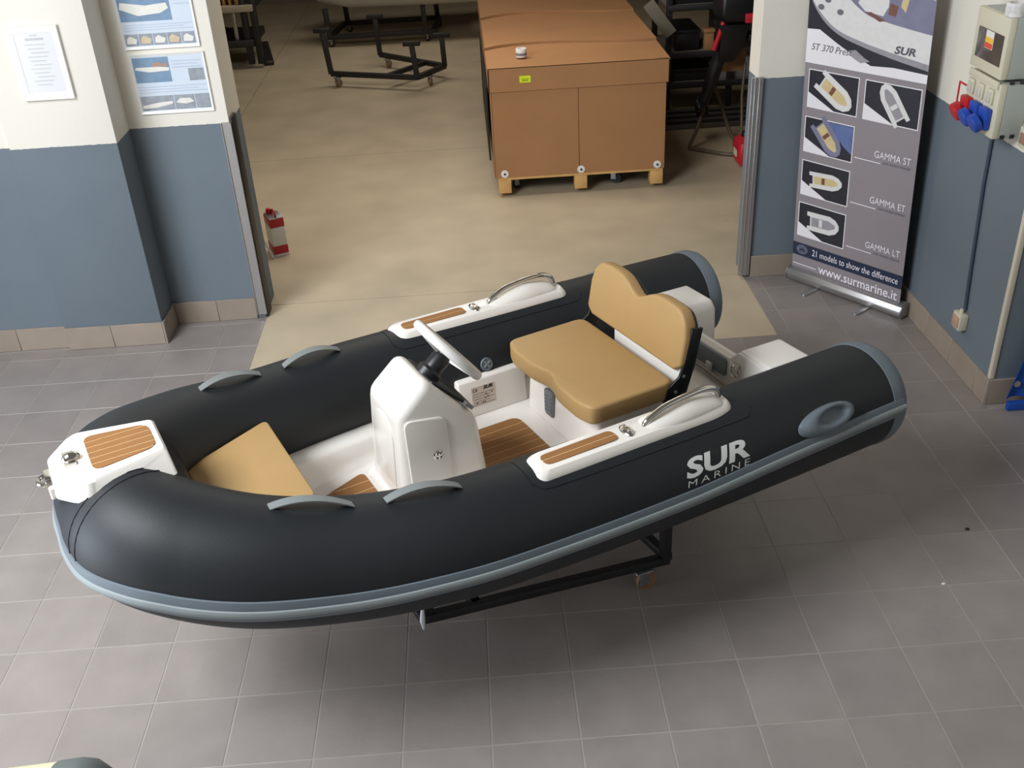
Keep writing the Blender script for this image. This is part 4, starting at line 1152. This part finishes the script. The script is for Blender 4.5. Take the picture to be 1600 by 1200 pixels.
# ------------------------------------------------------------------ blue tarpaulin at the right edge
tp_ = thing('tarpaulin', 'blue tarpaulin with metal eyelet hanging at the right edge of the floor', 'tarpaulin', (3.150, 1.630, 0.035))
S = []
for k in range(17):
    x = k / 16
    row = []
    for j in range(9):
        z = .035 + j * .11
        xx = .02 + .012 * j * 2.2 * (1 - x) + x * .6
        row.append((xx, .025 * math.sin(x * 9 + j * .2) + .012 * math.sin(x * 23), z))
    S.append(row + [(p[0], p[1] + .006, p[2]) for p in reversed(row)])
obj('sheet', loft(S), M_tarp, tp_, ang=60)
obj('eyelet', xf(lathe([(.010, -.003), (.018, -.004), (.020, 0), (.018, .004), (.010, .003), (.008, 0)], 16, 'y'), Matrix.Translation((.066, .012, .12))), M_chrome, tp_)
obj('hem_weight', beam((.03, .0, -.008), (.64, .0, -.008), .030, .052), M_tarp, tp_, bevel=.006)

# ------------------------------------------------------------------ wall frames
cf = thing('picture_frame', 'white framed certificate on the pilaster', 'picture frame', (-1.972, 3.09, 1.61))
fw, fh = .143, .40
Mw_ = mat('frame_white', (240, 238, 236), .35, var=.01)
Mp_ = mat('certificate_paper', (214, 214, 216), .2, var=.02)
def frame(root, w, h, bw, d, m):
    # four mitred mouldings with sloped faces
    o = [(-w, 0), (w, 0), (w, h), (-w, h)]
    i = [(-w + bw, bw), (w - bw, bw), (w - bw, h - bw), (-w + bw, h - bw)]
    for k in range(4):
        a, b = o[k], o[(k + 1) % 4]; c, e = i[(k + 1) % 4], i[k]
        V = [(p[0], -.001, p[1]) for p in (a, b, c, e)] + [(a[0] * .985, -d, a[1]), (b[0] * .985, -d, b[1]), (c[0], -d * .45, c[1]), (e[0], -d * .45, e[1])]
        obj('moulding', (V, [(0, 1, 2, 3), (7, 6, 5, 4), (0, 4, 5, 1), (1, 5, 6, 2), (2, 6, 7, 3), (3, 7, 4, 0)]), m, root, smooth=False)
frame(cf, fw, fh, .036, .022, Mw_)
ce = obj('certificate', box(-fw + .036, fw - .036, -.008, -.004, .036, fh - .036), Mp_, cf, smooth=False)
gi = mat('faint_grey_ink', (184, 184, 190), .5)
obj('certificate_print', join(*[box(-.06 + .012 * (j % 3), .062 - .012 * ((j + 1) % 3), -.009, -.0075, .30 - j * .022, .304 - j * .022) for j in range(11)] + [box(-.05, .05, -.009, -.0075, .325, .337), box(-.02, .02, -.009, -.0075, .348, .354)]), gi, ce, smooth=False)
sea1 = mat('poster_sea', (120, 146, 172), .3, var=.15, scale=14)
pale = mat('poster_pale_blue', (206, 216, 228), .25, var=.03)
pw_ = mat('poster_boat', (226, 224, 216), .3, var=.06, scale=20)
pg = mat('poster_grey', (150, 156, 164), .3, var=.2, scale=25)
ppl = mat('poster_skin', (170, 138, 124), .4, var=.15, scale=30)
ptn = mat('poster_tan', (208, 188, 156), .4, var=.1, scale=30)
def poster(root, w, h):
    frame(root, w, h, .014, .014, Mw_)
    sh = obj('sheet', box(-w + .014, w - .014, -.006, -.002, .014, h - .014), pale, root, smooth=False)
    return sh
def px_(name, sh, a, b, c, d, m, l=0): return obj(name, box(a, b, -.0075 - l * .0008, -.0055, c, d), m, sh, smooth=False)
def poly_(name, sh, pts, m, l): return obj(name, ([(x, -.0065 - l * .0008, z) for x, z in pts], [tuple(range(len(pts)))]), m, sh, smooth=False)
p1 = thing('poster', 'lower framed boat poster with small pictures beside the left jamb', 'poster', (-1.352, 3.37, 1.415), group='framed boat posters')
s1 = poster(p1, .222, .348)
px_('photo', s1, -.205, .005, .185, .330, sea1)
poly_('boat_print', s1, [(-.20, .262), (-.12, .245), (0, .25), (.003, .268), (-.06, .275), (-.19, .275)], pw_, 2)
poly_('people_print', s1, [(-.10, .275), (-.085, .30), (-.05, .302), (-.035, .29), (-.01, .297), (0, .275)], ppl, 3)
px_('photo', s1, .11, .20, .185, .255, pg)
px_('photo', s1, -.205, -.01, .02, .105, pg)
poly_('boat_print', s1, [(-.20, .05), (-.10, .066), (-.015, .07), (-.02, .055), (-.12, .035), (-.2, .032)], pw_, 2)
px_('photo', s1, -.005, .115, .02, .105, pg)
poly_('boat_print', s1, [(0, .06), (.03, .085), (.09, .083), (.11, .06), (.06, .05)], pw_, 2)
px_('photo', s1, .12, .205, .02, .105, pg)
obj('caption', join(*[box(.02, .19 - .02 * (j % 2), -.0075, -.0055, .30 - j * .018, .306 - j * .018) for j in range(3)] + [box(-.2, .2 - .05 * (j % 2), -.0075, -.0055, .125 + j * .016, .130 + j * .016) for j in range(3)]), mat('pale_ink', (186, 196, 212), .5), s1, smooth=False)
p2 = thing('poster', 'upper framed boat poster with blue sea photo beside the left jamb', 'poster', (-1.362, 3.37, 1.795), group='framed boat posters')
s2 = poster(p2, .222, .40)
px_('photo', s2, -.205, .09, .155, .385, sea1)
poly_('boat_print', s2, [(-.20, .225), (-.10, .185), (.03, .195), (.08, .22), (.07, .25), (-.05, .24), (-.19, .262)], pw_, 2)
for i in range(5):
    a = -.205 + i * .082
    px_('photo', s2, a, a + .077, .02, .085, pg)
    poly_('boat_print', s2, [(a + .008, .032), (a + .06, .03), (a + .07, .055), (a + .03, .075), (a + .012, .06)], ptn if i in (3, 1) else pw_, 2)
obj('caption', join(*[box(-.2, .2 - .05 * (j % 2), -.0075, -.0055, .105 + j * .014, .109 + j * .014) for j in range(3)] + [box(.105, .2, -.0075, -.0055, .30 - j * .02, .305 - j * .02) for j in range(4)]), MATS['pale_ink'], s2, smooth=False)

# ------------------------------------------------------------------ cream boat tube at the lower left, floor crumbs
yb = thing('dinghy', 'cream inflatable tube with dark grey end cap at the lower left corner', 'boat', (-1.06, -.71, 0), R(4))
Mc_ = mat('cream_hypalon', (226, 220, 184), .5, var=.03)
obj('tube', sweep([(-2.6, 0, .213), (-1.2, 0, .213), (0, 0, .213)], .21, 36), Mc_, yb)
_c = obj('end_cap', lathe([(.213, -.01), (.214, .06), (.205, .10), (.17, .145), (.10, .165), (.02, .17)], 36, 'x'), mat('cap_grey', (110, 118, 116), .5, var=.04), yb)
_c.location = (0, 0, .213)
tag(obj('floor_crumb', ellipsoid((2.552, .683, 0), .012, .009, .008, 8), M_black, None), 'small black crumb on the tiles right of the boat', 'crumb')
tag(obj('floor_crumb', ellipsoid((2.30, .34, 0), .010, .006, .006, 8), M_white, None), 'small white crumb on the tiles at the lower right', 'crumb')
